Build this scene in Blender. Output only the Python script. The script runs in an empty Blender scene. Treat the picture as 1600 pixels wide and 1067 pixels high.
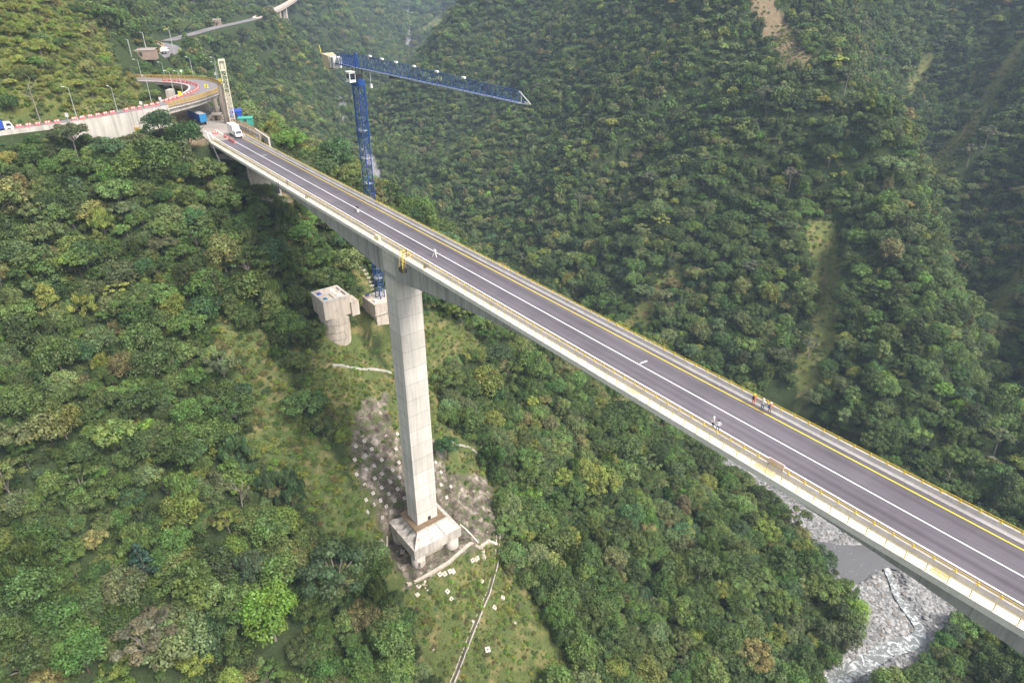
import bpy, math, random
import numpy as np
from mathutils import Vector, Matrix
R_ = math.radians
random.seed(7); rng = np.random.default_rng(11)
S = bpy.context.scene
COL = S.collection
# ------------------------------------------------------------------ camera, sky, sun, exposure
CAMZ = 52.0; PITCH = 29.0; FPX = 1067.0           # focal length in pixels of a 1600 px wide frame
cam = bpy.data.objects.new("camera", bpy.data.cameras.new("camera")); COL.objects.link(cam)
cam.location = (0, 0, CAMZ); cam.rotation_euler = (R_(90 - PITCH), 0, 0)
cam.data.sensor_width = 36; cam.data.lens = 36 * FPX / 1600; cam.data.clip_end = 9000; cam.data.clip_start = .5
S.camera = cam
SUN_EL, SUN_AZ = 50.0, 124.0                       # azimuth clockwise from +y
W_ = bpy.data.worlds.new("World"); S.world = W_; W_.use_nodes = True
nt = W_.node_tree; bg = nt.nodes["Background"]
sky = nt.nodes.new("ShaderNodeTexSky"); sky.sky_type = 'NISHITA'; sky.sun_disc = False
sky.sun_elevation = R_(SUN_EL); sky.sun_rotation = R_(SUN_AZ); sky.dust_density = 3.5; sky.air_density = 1.0; sky.ozone_density = 1.0
hsv = nt.nodes.new("ShaderNodeHueSaturation"); hsv.inputs["Saturation"].default_value = .32
nt.links.new(sky.outputs[0], hsv.inputs["Color"]); nt.links.new(hsv.outputs[0], bg.inputs[0]); bg.inputs[1].default_value = .128
sun = bpy.data.objects.new("sun", bpy.data.lights.new("sun", 'SUN')); COL.objects.link(sun)
sun.data.energy = 2.9; sun.data.angle = R_(20); sun.data.color = (1, .95, .87)
_d = Vector((math.sin(R_(SUN_AZ)) * math.cos(R_(SUN_EL)), math.cos(R_(SUN_AZ)) * math.cos(R_(SUN_EL)), math.sin(R_(SUN_EL))))
sun.rotation_euler = _d.to_track_quat('Z', 'Y').to_euler()
S.view_settings.view_transform = 'Standard'; S.view_settings.look = 'None'; S.view_settings.gamma = 1
S.view_settings.exposure = 1.17
S.render.engine = 'CYCLES'
S.cycles.use_denoising = True; S.cycles.denoiser = 'OPENIMAGEDENOISE'; S.cycles.denoising_prefilter = 'ACCURATE'; S.cycles.denoising_input_passes = 'RGB_ALBEDO_NORMAL'
S.cycles.max_bounces = 5; S.cycles.diffuse_bounces = 3; S.cycles.glossy_bounces = 2; S.cycles.transparent_max_bounces = 6
S.cycles.volume_bounces = 1; S.cycles.volume_max_steps = 64

# ------------------------------------------------------------------ helpers
def tag(o, label=None, cat=None, group=None, kind=None):
    if label: o['label'] = label
    if cat: o['category'] = cat
    if group: o['group'] = group
    if kind: o['kind'] = kind
    return o
def empty(name, loc=(0, 0, 0), rz=0.0, label=None, cat=None, group=None):
    o = bpy.data.objects.new(name, None); COL.objects.link(o); o.location = loc; o.rotation_euler = (0, 0, rz)
    o.empty_display_size = .3
    return tag(o, label, cat, group)
def children(o): return list(o.children)
def copy_tree(o, parent=None):
    ch = list(o.children); c = o.copy(); COL.objects.link(c); c.parent = parent
    for k in ch: copy_tree(k, c)
    return c
class MB:
    def __init__(s): s.v = []; s.f = []; s.m = []
    def add(s, vs, fs, m=0):
        n = len(s.v); s.v += [tuple(map(float, p)) for p in vs]; s.f += [tuple(i + n for i in f) for f in fs]; s.m += [m] * len(fs); return s
    def box(s, x0, x1, y0, y1, z0, z1, m=0, top=0.0):
        t = top
        vs = [(x0, y0, z0), (x1, y0, z0), (x1, y1, z0), (x0, y1, z0), (x0 + t, y0 + t, z1), (x1 - t, y0 + t, z1), (x1 - t, y1 - t, z1), (x0 + t, y1 - t, z1)]
        return s.add(vs, [(3, 2, 1, 0), (4, 5, 6, 7), (0, 1, 5, 4), (1, 2, 6, 5), (2, 3, 7, 6), (3, 0, 4, 7)], m)
    def bar(s, p, q, r, n=4, m=0, r2=None):
        p = Vector(p); q = Vector(q); d = q - p
        if d.length < 1e-6: return s
        r2 = r if r2 is None else r2
        a = d.normalized(); u = a.orthogonal().normalized(); w = a.cross(u)
        if n == 4:
            u = Vector((0, 0, 1)).cross(a)
            u = u.normalized() if u.length > 1e-3 else Vector((1, 0, 0)); w = a.cross(u)
        vs = []
        for c, rr in ((p, r), (q, r2)):
            for i in range(n):
                t = 2 * math.pi * (i + .5) / n; vs.append(c + (u * math.cos(t) + w * math.sin(t)) * rr * (1.414 if n == 4 else 1))
        fs = [(i, (i + 1) % n, n + (i + 1) % n, n + i) for i in range(n)] + [tuple(range(n))[::-1], tuple(range(n, 2 * n))]
        return s.add(vs, fs, m)
    def cyl(s, x, y, z0, z1, r, n=24, m=0, r2=None): return s.bar((x, y, z0), (x, y, z1), r, n, m, r2)
    def loft(s, rings, m=0, closed=True, caps=True):
        n = len(rings[0]); vs = [p for r in rings for p in r]; fs = []
        for k in range(len(rings) - 1):
            for i in range(n if closed else n - 1):
                j = (i + 1) % n; fs.append((k * n + i, k * n + j, (k + 1) * n + j, (k + 1) * n + i))
        if caps: fs += [tuple(range(n))[::-1], tuple((len(rings) - 1) * n + i for i in range(n))]
        return s.add(vs, fs, m)
    def build(s, name, mats, parent=None, smooth=False, off=(0, 0, 0)):
        me = bpy.data.meshes.new(name)
        me.from_pydata([(a - off[0], b - off[1], c - off[2]) for a, b, c in s.v], [], s.f)
        mats = mats if isinstance(mats, (list, tuple)) else [mats]
        for x in mats: me.materials.append(x)
        if len(mats) > 1: me.polygons.foreach_set('material_index', s.m)
        if smooth: me.polygons.foreach_set('use_smooth', [True] * len(me.polygons))
        me.update(); o = bpy.data.objects.new(name, me); COL.objects.link(o); o.parent = parent
        return o
def mesh_np(name, v, f, mat, smooth=False):
    """v (n,3), f (m,4) or (m,3) arrays"""
    me = bpy.data.meshes.new(name); n, m, k = len(v), len(f), f.shape[1]
    me.vertices.add(n); me.vertices.foreach_set('co', v.astype(np.float32).ravel())
    me.loops.add(m * k); me.loops.foreach_set('vertex_index', f.astype(np.int32).ravel())
    me.polygons.add(m); me.polygons.foreach_set('loop_start', np.arange(0, m * k, k, dtype=np.int32))
    if smooth: me.polygons.foreach_set('use_smooth', np.ones(m, bool))
    me.update(calc_edges=True)
    if mat: me.materials.append(mat)
    return me

# ------------------------------------------------------------------ materials
class NT:
    def __init__(s, name):
        s.mat = bpy.data.materials.new(name); s.mat.use_nodes = True; s.t = s.mat.node_tree; s.b = s.t.nodes["Principled BSDF"]
    def n(s, typ, **k):
        x = s.t.nodes.new(typ)
        for a, v in k.items():
            if hasattr(x, a): setattr(x, a, v)
        return x
    def l(s, a, b): s.t.links.new(a, b)
    def noise(s, scale, detail=4, vec=None, rough=.6, dist=0):
        x = s.n("ShaderNodeTexNoise"); x.inputs["Scale"].default_value = scale; x.inputs["Detail"].default_value = detail
        x.inputs["Roughness"].default_value = rough; x.inputs["Distortion"].default_value = dist
        if vec is not None: s.l(vec, x.inputs["Vector"])
        return x.outputs[0]
    def coord(s, kind="Object", scale=None):
        c = s.n("ShaderNodeTexCoord").outputs[kind]
        if scale is None: return c
        m = s.n("ShaderNodeMapping"); m.inputs["Scale"].default_value = scale; s.l(c, m.inputs["Vector"]); return m.outputs[0]
    def geo(s, scale=None):
        c = s.n("ShaderNodeNewGeometry").outputs["Position"]
        if scale is None: return c
        m = s.n("ShaderNodeMapping"); m.inputs["Scale"].default_value = scale; s.l(c, m.inputs["Vector"]); return m.outputs[0]
    def ramp(s, fac, stops, interp='LINEAR'):
        r = s.n("ShaderNodeValToRGB"); cr = r.color_ramp; cr.interpolation = interp
        while len(cr.elements) < len(stops): cr.elements.new(.5)
        for e, (p, c) in zip(cr.elements, stops):
            e.position = p; e.color = (c, c, c, 1) if isinstance(c, (int, float)) else (*c, 1)
        s.l(fac, r.inputs[0]); return r.outputs[0]
    def mix(s, a, b, fac, mode='MIX'):
        m = s.n("ShaderNodeMix"); m.data_type = 'RGBA'; m.blend_type = mode
        for sock, val in ((m.inputs[6], a), (m.inputs[7], b)):
            if isinstance(val, tuple): sock.default_value = (*val, 1)
            elif isinstance(val, (int, float)): sock.default_value = (val, val, val, 1)
            else: s.l(val, sock)
        if isinstance(fac, (int, float)): m.inputs[0].default_value = fac
        else: s.l(fac, m.inputs[0])
        return m.outputs[2]
    def math(s, op, a, b=None, c=None):
        m = s.n("ShaderNodeMath"); m.operation = op
        for i, x in enumerate((a, b, c)):
            if x is None: continue
            if isinstance(x, (int, float)): m.inputs[i].default_value = x
            else: s.l(x, m.inputs[i])
        return m.outputs[0]
    def attr(s, name, typ='GEOMETRY', out="Fac"):
        a = s.n("ShaderNodeAttribute"); a.attribute_type = typ; a.attribute_name = name; return a.outputs[out]
    def bump(s, h, strength=.3, dist=.1):
        b = s.n("ShaderNodeBump"); b.inputs["Strength"].default_value = strength; b.inputs["Distance"].default_value = dist
        s.l(h, b.inputs["Height"]); s.l(b.outputs[0], s.b.inputs["Normal"])
    def base(s, c, rough=.8, spec=.3, metal=0):
        if isinstance(c, tuple): s.b.inputs["Base Color"].default_value = (*c, 1)
        else: s.l(c, s.b.inputs["Base Color"])
        s.b.inputs["Roughness"].default_value = rough; s.b.inputs["Specular IOR Level"].default_value = spec; s.b.inputs["Metallic"].default_value = metal
        return s.mat
def paint(name, c, rough=.5, var=.25, metal=0, scale=1.5):
    k = NT(name); nz = k.noise(scale, 5, k.coord()); f = k.ramp(nz, [(.3, 1 - var), (.7, 1.0)])
    return k.base(k.mix(c, f, 1.0, 'MULTIPLY'), rough, .4, metal)
def concrete(name, c, lift=0.0, streak=.35, dirt=.3, dirtcol=(.12, .09, .06), vert=0.0):
    k = NT(name); co = k.coord()
    big = k.noise(.18, 5, co); fine = k.noise(3.0, 6, co)
    mp = k.n("ShaderNodeMapping"); mp.inputs["Scale"].default_value = (1.1, 1.1, .045); k.l(co, mp.inputs["Vector"])
    st = k.noise(1.0, 5, mp.outputs[0], .65)
    col = k.mix(c, k.ramp(big, [(.3, .86), (.7, 1.08)]), 1.0, 'MULTIPLY')
    col = k.mix(col, k.ramp(fine, [(.3, .9), (.7, 1.06)]), 1.0, 'MULTIPLY')
    col = k.mix(col, k.ramp(st, [(.36, 1 - streak), (.56, 1.0)]), 1.0, 'MULTIPLY')
    if dirt:
        d = k.ramp(k.noise(.5, 7, mp.outputs[0] if dirt < .7 else k.coord('Object', (.9, .9, .45)), .7, .6), [(.55, 0.0), (.75, dirt)])
        col = k.mix(col, dirtcol, d)
    if lift:
        sp = k.n("ShaderNodeSeparateXYZ"); k.l(co, sp.inputs[0])
        fr = k.math('FRACT', k.math('DIVIDE', sp.outputs[2], lift)); ln = k.math('LESS_THAN', fr, .03)
        seg = k.n("ShaderNodeTexWhiteNoise"); seg.noise_dimensions = '1D'; k.l(k.math('FLOOR', k.math('DIVIDE', sp.outputs[2], lift)), seg.inputs["W"])
        col = k.mix(col, k.math('ADD', k.math('MULTIPLY', seg.outputs[0], .15), .88), 1.0, 'MULTIPLY')
        col = k.mix(col, .62, k.math('MULTIPLY', ln, 1.0), 'MULTIPLY')
    if vert:
        sp = k.n("ShaderNodeSeparateXYZ"); k.l(co, sp.inputs[0])
        fr = k.math('FRACT', k.math('DIVIDE', sp.outputs[0], vert)); ln = k.math('LESS_THAN', fr, .03)
        seg = k.n("ShaderNodeTexWhiteNoise"); seg.noise_dimensions = '1D'; k.l(k.math('FLOOR', k.math('DIVIDE', sp.outputs[0], vert)), seg.inputs["W"])
        col = k.mix(col, k.math('ADD', k.math('MULTIPLY', seg.outputs[0], .14), .9), 1.0, 'MULTIPLY')
        col = k.mix(col, .7, ln, 'MULTIPLY')
    k.bump(fine, .25, .03)
    return k.base(col, .85, .2)
M = {}
M['pier'] = concrete('pier_concrete', (.71, .65, .585), lift=4.6, streak=.22, dirt=.28, dirtcol=(.25, .2, .15))
M['girder'] = concrete('girder_concrete', (.47, .445, .42), streak=.30, dirt=.22, dirtcol=(.13, .12, .11), vert=5.0)
M['slab'] = concrete('walkway_concrete', (.74, .69, .60), streak=.05, dirt=.15, dirtcol=(.4, .33, .25))
M['parapet'] = concrete('parapet_concrete', (.56, .52, .49), streak=.12, dirt=.1, dirtcol=(.25, .2, .16))
M['old'] = concrete('weathered_concrete', (.54, .46, .38), streak=.25, dirt=.85, dirtcol=(.10, .072, .05))
M['pale'] = concrete('pale_concrete', (.54, .485, .43), streak=.3, dirt=.85, dirtcol=(.19, .13, .09))
M['wallc'] = concrete('retaining_wall_concrete', (.50, .46, .41), streak=.3, dirt=.3)
M['darkc'] = concrete('dark_weathered_concrete', (.23, .19, .155), streak=.4, dirt=.4)
M['brown'] = paint('brown_walkway', (.22, .15, .09), .9, .4)
M['yellow'] = paint('yellow_paint', (.84, .60, .07), .45, .2)
M['ochre'] = paint('ochre_rail', (.50, .33, .10), .6, .35)
M['white'] = paint('white_paint', (.80, .79, .76), .5, .12)
M['blue'] = paint('blue_paint', (.022, .075, .27), .45, .3)
M['blue2'] = paint('bright_blue_paint', (.02, .19, .40), .55, .25)
M['tarp'] = paint('blue_tarp', (.02, .07, .40), .7, .25)
M['green'] = paint('green_sheet', (.05, .36, .27), .7, .3)
M['grey'] = paint('grey_metal', (.34, .35, .35), .5, .3, .2)
M['steel'] = paint('galvanised_steel', (.50, .51, .50), .45, .2, .3)
M['dark'] = paint('dark_metal', (.035, .035, .04), .6, .3)
M['rub'] = paint('tyre_rubber', (.02, .02, .02), .9, .2)
M['red'] = paint('red_plastic', (.58, .12, .10), .5, .2)
M['whitep'] = paint('white_plastic', (.78, .74, .72), .5, .15)
M['cream'] = paint('cream_lattice', (.62, .58, .44), .6, .25)
M['net'] = paint('beige_netting', (.42, .36, .23), .9, .3)
M['wood'] = paint('weathered_wood', (.30, .22, .14), .9, .5)
M['brick'] = paint('brown_render', (.36, .26, .20), .9, .35)
M['tin'] = paint('rusty_tin_roof', (.36, .30, .26), .7, .4)
M['glass'] = NT('dark_glass').base((.02, .03, .04), .1, .8)
M['skin'] = NT('skin').base((.42, .25, .16), .6, .3)
M['orange'] = paint('orange_cloth', (.75, .17, .04), .9, .2)
M['jean'] = paint('blue_denim', (.07, .12, .22), .9, .2)
M['khaki'] = paint('khaki_cloth', (.28, .20, .13), .9, .2)
M['shirt'] = paint('white_cloth', (.72, .70, .70), .9, .15)
M['pink'] = paint('pale_pink_cloth', (.70, .58, .60), .9, .15)
M['lime'] = paint('yellow_sign_face', (.85, .72, .04), .5, .1)
M['pinkb'] = paint('faded_pink_board', (.76, .58, .54), .7, .3)
M['bark'] = paint('pale_bark', (.30, .26, .21), .9, .5, scale=3)
M['barkd'] = paint('dark_bark', (.11, .085, .06), .9, .4, scale=3)
M['pipe'] = paint('pale_pipe', (.66, .63, .58), .6, .2)

def asphalt(name, c, streaks=True):
    k = NT(name); co = k.coord()
    mp = k.n("ShaderNodeMapping"); mp.inputs["Scale"].default_value = (.012, 1.3, 1); k.l(co, mp.inputs["Vector"])
    st = k.noise(1.0, 5, mp.outputs[0], .6, .3); fine = k.noise(9, 4, co); big = k.noise(.06, 5, co, .7)
    col = k.mix(c, k.ramp(st, [(.3, .80), (.7, 1.22)]) if streaks else 1.0, 1.0, 'MULTIPLY')
    col = k.mix(col, k.ramp(fine, [(.3, .88), (.7, 1.1)]), 1.0, 'MULTIPLY')
    col = k.mix(col, k.ramp(big, [(.3, .76), (.7, 1.2)]), 1.0, 'MULTIPLY')
    if streaks:   # pale scuffs
        m2 = k.n("ShaderNodeMapping"); m2.inputs["Scale"].default_value = (.06, .9, 1); m2.inputs["Rotation"].default_value = (0, 0, .05); k.l(co, m2.inputs["Vector"])
        sc = k.ramp(k.noise(1.6, 8, m2.outputs[0], .75), [(.62, 0.0), (.72, .22)])
        col = k.mix(col, (.28, .26, .25), sc)
        # repair patches and tyre-darkened wheel paths
        sp = k.n("ShaderNodeSeparateXYZ"); k.l(co, sp.inputs[0])
        m3 = k.n("ShaderNodeMapping"); m3.inputs["Scale"].default_value = (.004, .55, 1); k.l(co, m3.inputs["Vector"])
        col = k.mix(col, k.ramp(k.noise(1.0, 2, m3.outputs[0]), [(.40, .86), (.60, 1.10)]), 1.0, 'MULTIPLY')
        bp = k.n("ShaderNodeTexBrick"); bp.inputs["Scale"].default_value = .045; bp.inputs["Mortar Size"].default_value = .0; bp.inputs["Color1"].default_value = (.93, .93, .93, 1); bp.inputs["Color2"].default_value = (1.06, 1.06, 1.06, 1); k.l(co, bp.inputs["Vector"])
        col = k.mix(col, bp.outputs["Color"], .7, 'MULTIPLY')
    return k.base(col, .82, .25)
M['asph'] = asphalt('deck_asphalt', (.112, .099, .112))
M['asph2'] = asphalt('old_asphalt', (.20, .18, .185), False)
M['dirtroad'] = asphalt('dusty_road', (.30, .26, .23), False)
M['line'] = paint('white_line', (.85, .85, .83), .6, .12, scale=.6)
M['yline'] = paint('yellow_line', (.80, .60, .04), .6, .12, scale=.6)

def foliage():
    k = NT('foliage')
    lv = k.attr("lv"); tint = k.attr("tint", 'INSTANCER', "Color")
    col = k.mix(tint, k.ramp(lv, [(0.0, .42), (.5, 1.0), (1.0, 1.85)]), 1.0, 'MULTIPLY')
    hue = k.attr("lh")
    col = k.mix(col, k.ramp(hue, [(0.0, (.80, 1.02, .85)), (.5, (1, 1, 1)), (1.0, (1.22, 1.07, .80))]), 1.0, 'MULTIPLY')
    k.base(col, .55, .35)
    tr = k.n("ShaderNodeBsdfTranslucent"); k.l(k.mix(col, (1.2, 1.25, .55), 1.0, 'MULTIPLY'), tr.inputs[0])
    mx = k.n("ShaderNodeMixShader"); mx.inputs[0].default_value = .22
    k.l(k.b.outputs[0], mx.inputs[1]); k.l(tr.outputs[0], mx.inputs[2]); k.l(mx.outputs[0], k.t.nodes["Material Output"].inputs[0])
    return k.mat
M['leaf'] = foliage()

# ------------------------------------------------------------------ terrain heights
D = np.array([.6102, -.7923]); N = np.array([.7923, .6102]); BR = math.atan2(D[1], D[0])
def sw2(s, w): p = D * s + N * w; return (float(p[0]), float(p[1]))
def sw3(s, w, z): return (*sw2(s, w), z)
def tosw(x, y): return x * D[0] + y * D[1], x * N[0] + y * N[1]
RIV=[(-60,-80,-143),(-10,10,-141),(28,72,-139),(62,98,-138),(92,120,-137),(122,150,-135.6),(128,180,-135.2),(117,200,-134.5),(99,224,-134),(75,262,-132),(35,320,-129),(0,370,-127),(-50,450,-123),(-105,550,-118),(-159,670,-112),(-190,800,-107),(-200,950,-101),(-185,1100,-96),(-176,1263,-91),(-200,1500,-80),(-300,2000,-60)]
C=list(RIV)
# left bank under and around the bridge, in bridge coordinates (s along, w across)
for w,prof in {
 68:[(-60,-129),(-80,-118),(-100,-106),(-118,-95),(-124,-93.5),(-134,-88),(-143,-75),(-155,-63),(-172,-49),(-200,-27),(-222,-12),(-238,-5),(-246,-1)],
 30:[(-60,-130),(-90,-112),(-120,-91),(-150,-67),(-175,-46),(-205,-24),(-232,-4),(-250,4)],
 0:[(-40,-133),(-80,-118),(-120,-88),(-160,-58),(-200,-30),(-235,-4),(-256,9)],
 -40:[(-30,-132),(-80,-112),(-120,-80),(-160,-50),(-200,-20),(-245,9.5)],
 -100:[(0,-130),(-80,-95),(-150,-45),(-220,10)],
}.items():
    for s,z in prof: C.append((*sw2(s,w),z))
# road bench and slope above it
for s,w,z in [(-262,0,9),(-262,30,9),(-263,50,8.5),(-262,-40,9.5),(-282,-10,26),(-282,25,24),(-315,0,52),(-315,30,48),(-350,20,60),(-345,48,11),(-368,30,16),(-300,-60,45),(-400,-40,120),(-286,44,15),(-300,40,22),(-302,60,2),(-250,68,-1),(-268,72,-1),(-285,74,-1),(-262,95,-8),(-300,90,-6),(-330,62,10),(-345,80,-10),(-430,60,62),(-440,20,120),(-400,60,35),(-500,0,210)]: C.append((*sw2(s,w),z))
C+= [(-37,242,-33),(-58,257,-24),(-94,277,-13),(-105,262,-2),(0,235,-72),(-8,262,-62),(18,250,-84),(25,275,-96),(38,226,-106),(66,214,-126),(0,205,-96),(40,190,-118),(85,180,-130),(0,290,-104),(-40,300,-72),(-80,330,-50),(-110,360,-32),(-60,370,-96),(-110,450,-84),(-22,268,-52),(100,150,-132),(60,140,-127)]
# left bank farther up the valley
C+= [(-150,330,-10),(-194,392,7),(-170,400,-12),(-215,370,22),(-225,420,28),(-150,440,-45),(-190,500,-22),(-229,516,6),(-232,578,6.5),(-228,636,7),(-227,674,7),(-206,578,-12),(-203,650,-20),(-250,480,55),(-300,420,110),(-262,645,22),(-200,620,-55),(-275,600,40),(-330,640,90),(-268,760,-22),(-225,780,-78),(-206,703,-6),(-180,682,-46),(-224,704,0),(-262,805,-62),(-257,871,-62),(-215,950,-62),(-195,640,-34),(-190,600,-40),(-310,860,-15),(-250,1010,35),(-330,790,40),(-400,800,150),(-300,1050,60),(-230,1080,-35),(-150,1330,-60),(-260,1250,0),(-400,1200,150),(-450,1000,190),(-500,600,250),(-400,400,190),(-260,1400,10),(-320,1600,60)]
# gravel flat at the bend
C+= [(146,150,-134),(109,156,-134.5),(140,172,-134.5),(131,200,-133),(113,222,-133),(106,132,-134.5),(90,130,-134.5),(116,118,-134)]
# right bank low ground
C+= [(165,128,-127),(150,100,-124),(180,60,-100),(110,40,-116),(225,110,-95),(80,0,-105),(150,-60,-40),(60,-80,-90),(260,60,-60)]
# tributary gully
C+= [(155,185,-129),(174,189,-122),(183,203,-113),(204,238,-112),(222,276,-112),(238,332,-106),(262,395,-92),(292,475,-68),(328,585,-36),(378,720,14)]
# main spur crest
C+= [(184,232,-90),(186,282,-58),(197,346,-22),(184,412,12),(200,500,45),(240,600,95),(290,720,150),(360,900,230)]
# far side of the gully
C+= [(240,205,-85),(262,250,-70),(280,320,-45),(320,400,-15),(350,300,0),(300,200,-45),(420,350,60),(420,500,70),(450,650,110),(330,120,-10),(500,300,120)]
# main right slope
C+= [(130,225,-122),(150,250,-98),(105,262,-112),(120,300,-86),(140,350,-52),(70,330,-98),(90,380,-62),(110,440,-22),(30,410,-92),(60,470,-46),(100,540,18),(-15,480,-88),(20,560,-36),(70,650,40),(-70,570,-92),(-30,660,-42),(20,770,30),(-118,660,-90),(-75,730,-30),(-40,800,20),(110,900,90),(-140,800,-85),(-95,860,-72),(-50,950,-45),(-130,960,-86),(-80,1100,-62),(40,1100,20),(-110,1250,-50),(-30,1300,30),(-100,1450,-20),(-60,1700,80),(200,1000,220)]
# head of the valley
C+= [(-120,2300,0),(-420,2300,90),(60,2400,160),(-300,3000,150),(-650,1500,300),(150,1700,200),(-300,4200,500),(600,1200,400),(500,900,300),(-900,3200,500),(500,3000,450),(0,3400,330),(-600,2500,260),(-1000,5000,700),(800,5000,800)]
A_ = np.array(C, float); PX = A_[:, :2] / 100.; c2_ = .12 ** 2; n_ = len(A_)
K_ = np.sqrt(((PX[:, None] - PX[None]) ** 2).sum(-1) + c2_)
MM = np.zeros((n_ + 3, n_ + 3)); MM[:n_, :n_] = -K_ + np.eye(n_) * .02; MM[:n_, n_] = 1; MM[:n_, n_ + 1:] = PX; MM[n_, :n_] = 1; MM[n_ + 1:, :n_] = PX.T
WW = np.linalg.solve(MM, np.concatenate([A_[:, 2], [0, 0, 0]]))
def vnoise(x, y, seed):
    r = np.random.default_rng(seed).random((256, 256)); xi = np.floor(x).astype(int); yi = np.floor(y).astype(int)
    fx = x - xi; fy = y - yi; fx = fx * fx * (3 - 2 * fx); fy = fy * fy * (3 - 2 * fy)
    g = lambda a, b: r[a & 255, b & 255]
    return (g(xi, yi) * (1 - fx) + g(xi + 1, yi) * fx) * (1 - fy) + (g(xi, yi + 1) * (1 - fx) + g(xi + 1, yi + 1) * fx) * fy - .5
def pdist(x, y, P, zs=None):
    """distance to polyline and interpolated z"""
    P = np.array(P, float); d = np.full(np.shape(x), 1e9); z = np.zeros(np.shape(x))
    for p, q in zip(P[:-1], P[1:]):
        v = q[:2] - p[:2]; t = np.clip(((x - p[0]) * v[0] + (y - p[1]) * v[1]) / (v @ v), 0, 1)
        dd = np.hypot(x - p[0] - t * v[0], y - p[1] - t * v[1]); k = dd < d
        d = np.where(k, dd, d); z = np.where(k, p[2] + t * (q[2] - p[2]), z)
    return d, z
def sstep(a, b, x): t = np.clip((x - a) / (b - a), 0, 1); return t * t * (3 - 2 * t)
CP, SP = math.cos(R_(PITCH)), math.sin(R_(PITCH))
def ray(u, v):
    a = (u - 800) / FPX; b = -(v - 533.5) / FPX; return np.array([a, CP + b * SP, -SP + b * CP])
def atz(u, v, z): d = ray(u, v); t = (z - CAMZ) / d[2]; return (float(d[0] * t), float(d[1] * t), float(z))
def inpoly(u, v, P):
    r = np.zeros(np.shape(u), bool); n = len(P); j = n - 1
    for i in range(n):
        xi, yi = P[i]; xj, yj = P[j]
        r ^= ((yi > v) != (yj > v)) & (u < (xj - xi) * (v - yi) / (yj - yi + 1e-9) + xi); j = i
    return r
PZ = -134.4
pool_px = [(1275,845),(1330,852),(1388,847),(1350,815),(1250,740),(1160,672),(1200,660),(1320,740),(1440,830),(1560,905),(1505,925),(1440,898),(1412,893),(1385,886),(1360,900),(1335,915),(1290,885)]
POOL_XY = [atz(u, v, PZ)[:2] for u, v in pool_px]
RAPID = [atz(u, v, z) for u, v, z in [(1384,884,-134.5),(1394,908,-134.7),(1402,930,-134.9),(1416,952,-135.1),(1430,970,-135.3),(1438,988,-135.5),(1424,1004,-135.7),(1388,1014,-135.9),(1352,1034,-136.1),(1310,1060,-136.3),(1262,1092,-136.6)]] + [(50, 92, -137.6), (20, 62, -138.6), (-10, 10, -140.6), (-60, -80, -142.6)]
GFLAT = [atz(u, v, -134) for u, v in [(1195,750),(1330,870),(1420,940),(1400,1010),(1320,1075)]]
# roads: near road below the hill (outer edge, inner edge)
EDGE_O = [(-205, 145), (-147.9, 201.7), (-133.6, 216.1), (-120.2, 237), (-115.7, 247.6), (-112.4, 261.8), (-111.9, 276.1), (-115.4, 287), (-123.6, 299), (-135.9, 306.3), (-156.3, 309.5), (-190, 316)]
EDGE_I = [(-211, 152), (-152.6, 207.5), (-138.3, 222.6), (-126.4, 246), (-124.2, 257), (-123.9, 267), (-124.8, 276), (-128, 285), (-133, 291.0), (-141, 296.0), (-152, 299), (-187, 305)]
def smooth_line(P, k=8):
    P = [np.array(p, float) for p in P]; P = [2 * P[0] - P[1]] + P + [2 * P[-1] - P[-2]]; out = []
    for i in range(1, len(P) - 2):
        a, b, c, d = P[i - 1:i + 3]
        for t in np.arange(k) / k:
            out.append(.5 * ((2 * b) + (c - a) * t + (2 * a - 5 * b + 4 * c - d) * t * t + (3 * b - a - 3 * c + d) * t ** 3))
    out.append(P[-2]); return np.array(out)
EO = smooth_line(EDGE_O); EI = smooth_line(EDGE_I)
ROAD1 = [(*((np.array(a) + np.array(b)) / 2), 9.0) for a, b in zip(EDGE_O[:5], EDGE_I[:5])]
ROAD1B = [(-139, 302, 9.0), (-155, 304, 9.0), (-190, 311, 9.0), (-240, 330, 9)]
ROAD2 = [atz(u, v, 7.0) for u, v in [(150, 103), (190, 98), (220, 95), (246, 90), (264, 84), (270, 78), (264, 72.5), (250, 69), (236, 67)]]
ROAD3 = [atz(u, v, z) for u, v, z in [(262, 64, 7), (283, 58, 7), (305, 52, 7), (330, 45, 7.5), (352, 40, 8), (380, 34, 8.5), (404, 28, 9)]]
FAR_V = [atz(u, v, z) for u, v, z in [(400, 29, 9), (424, 19, 10), (444, 9, 11), (462, -2, 12), (478, -13, 13)]]
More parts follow.
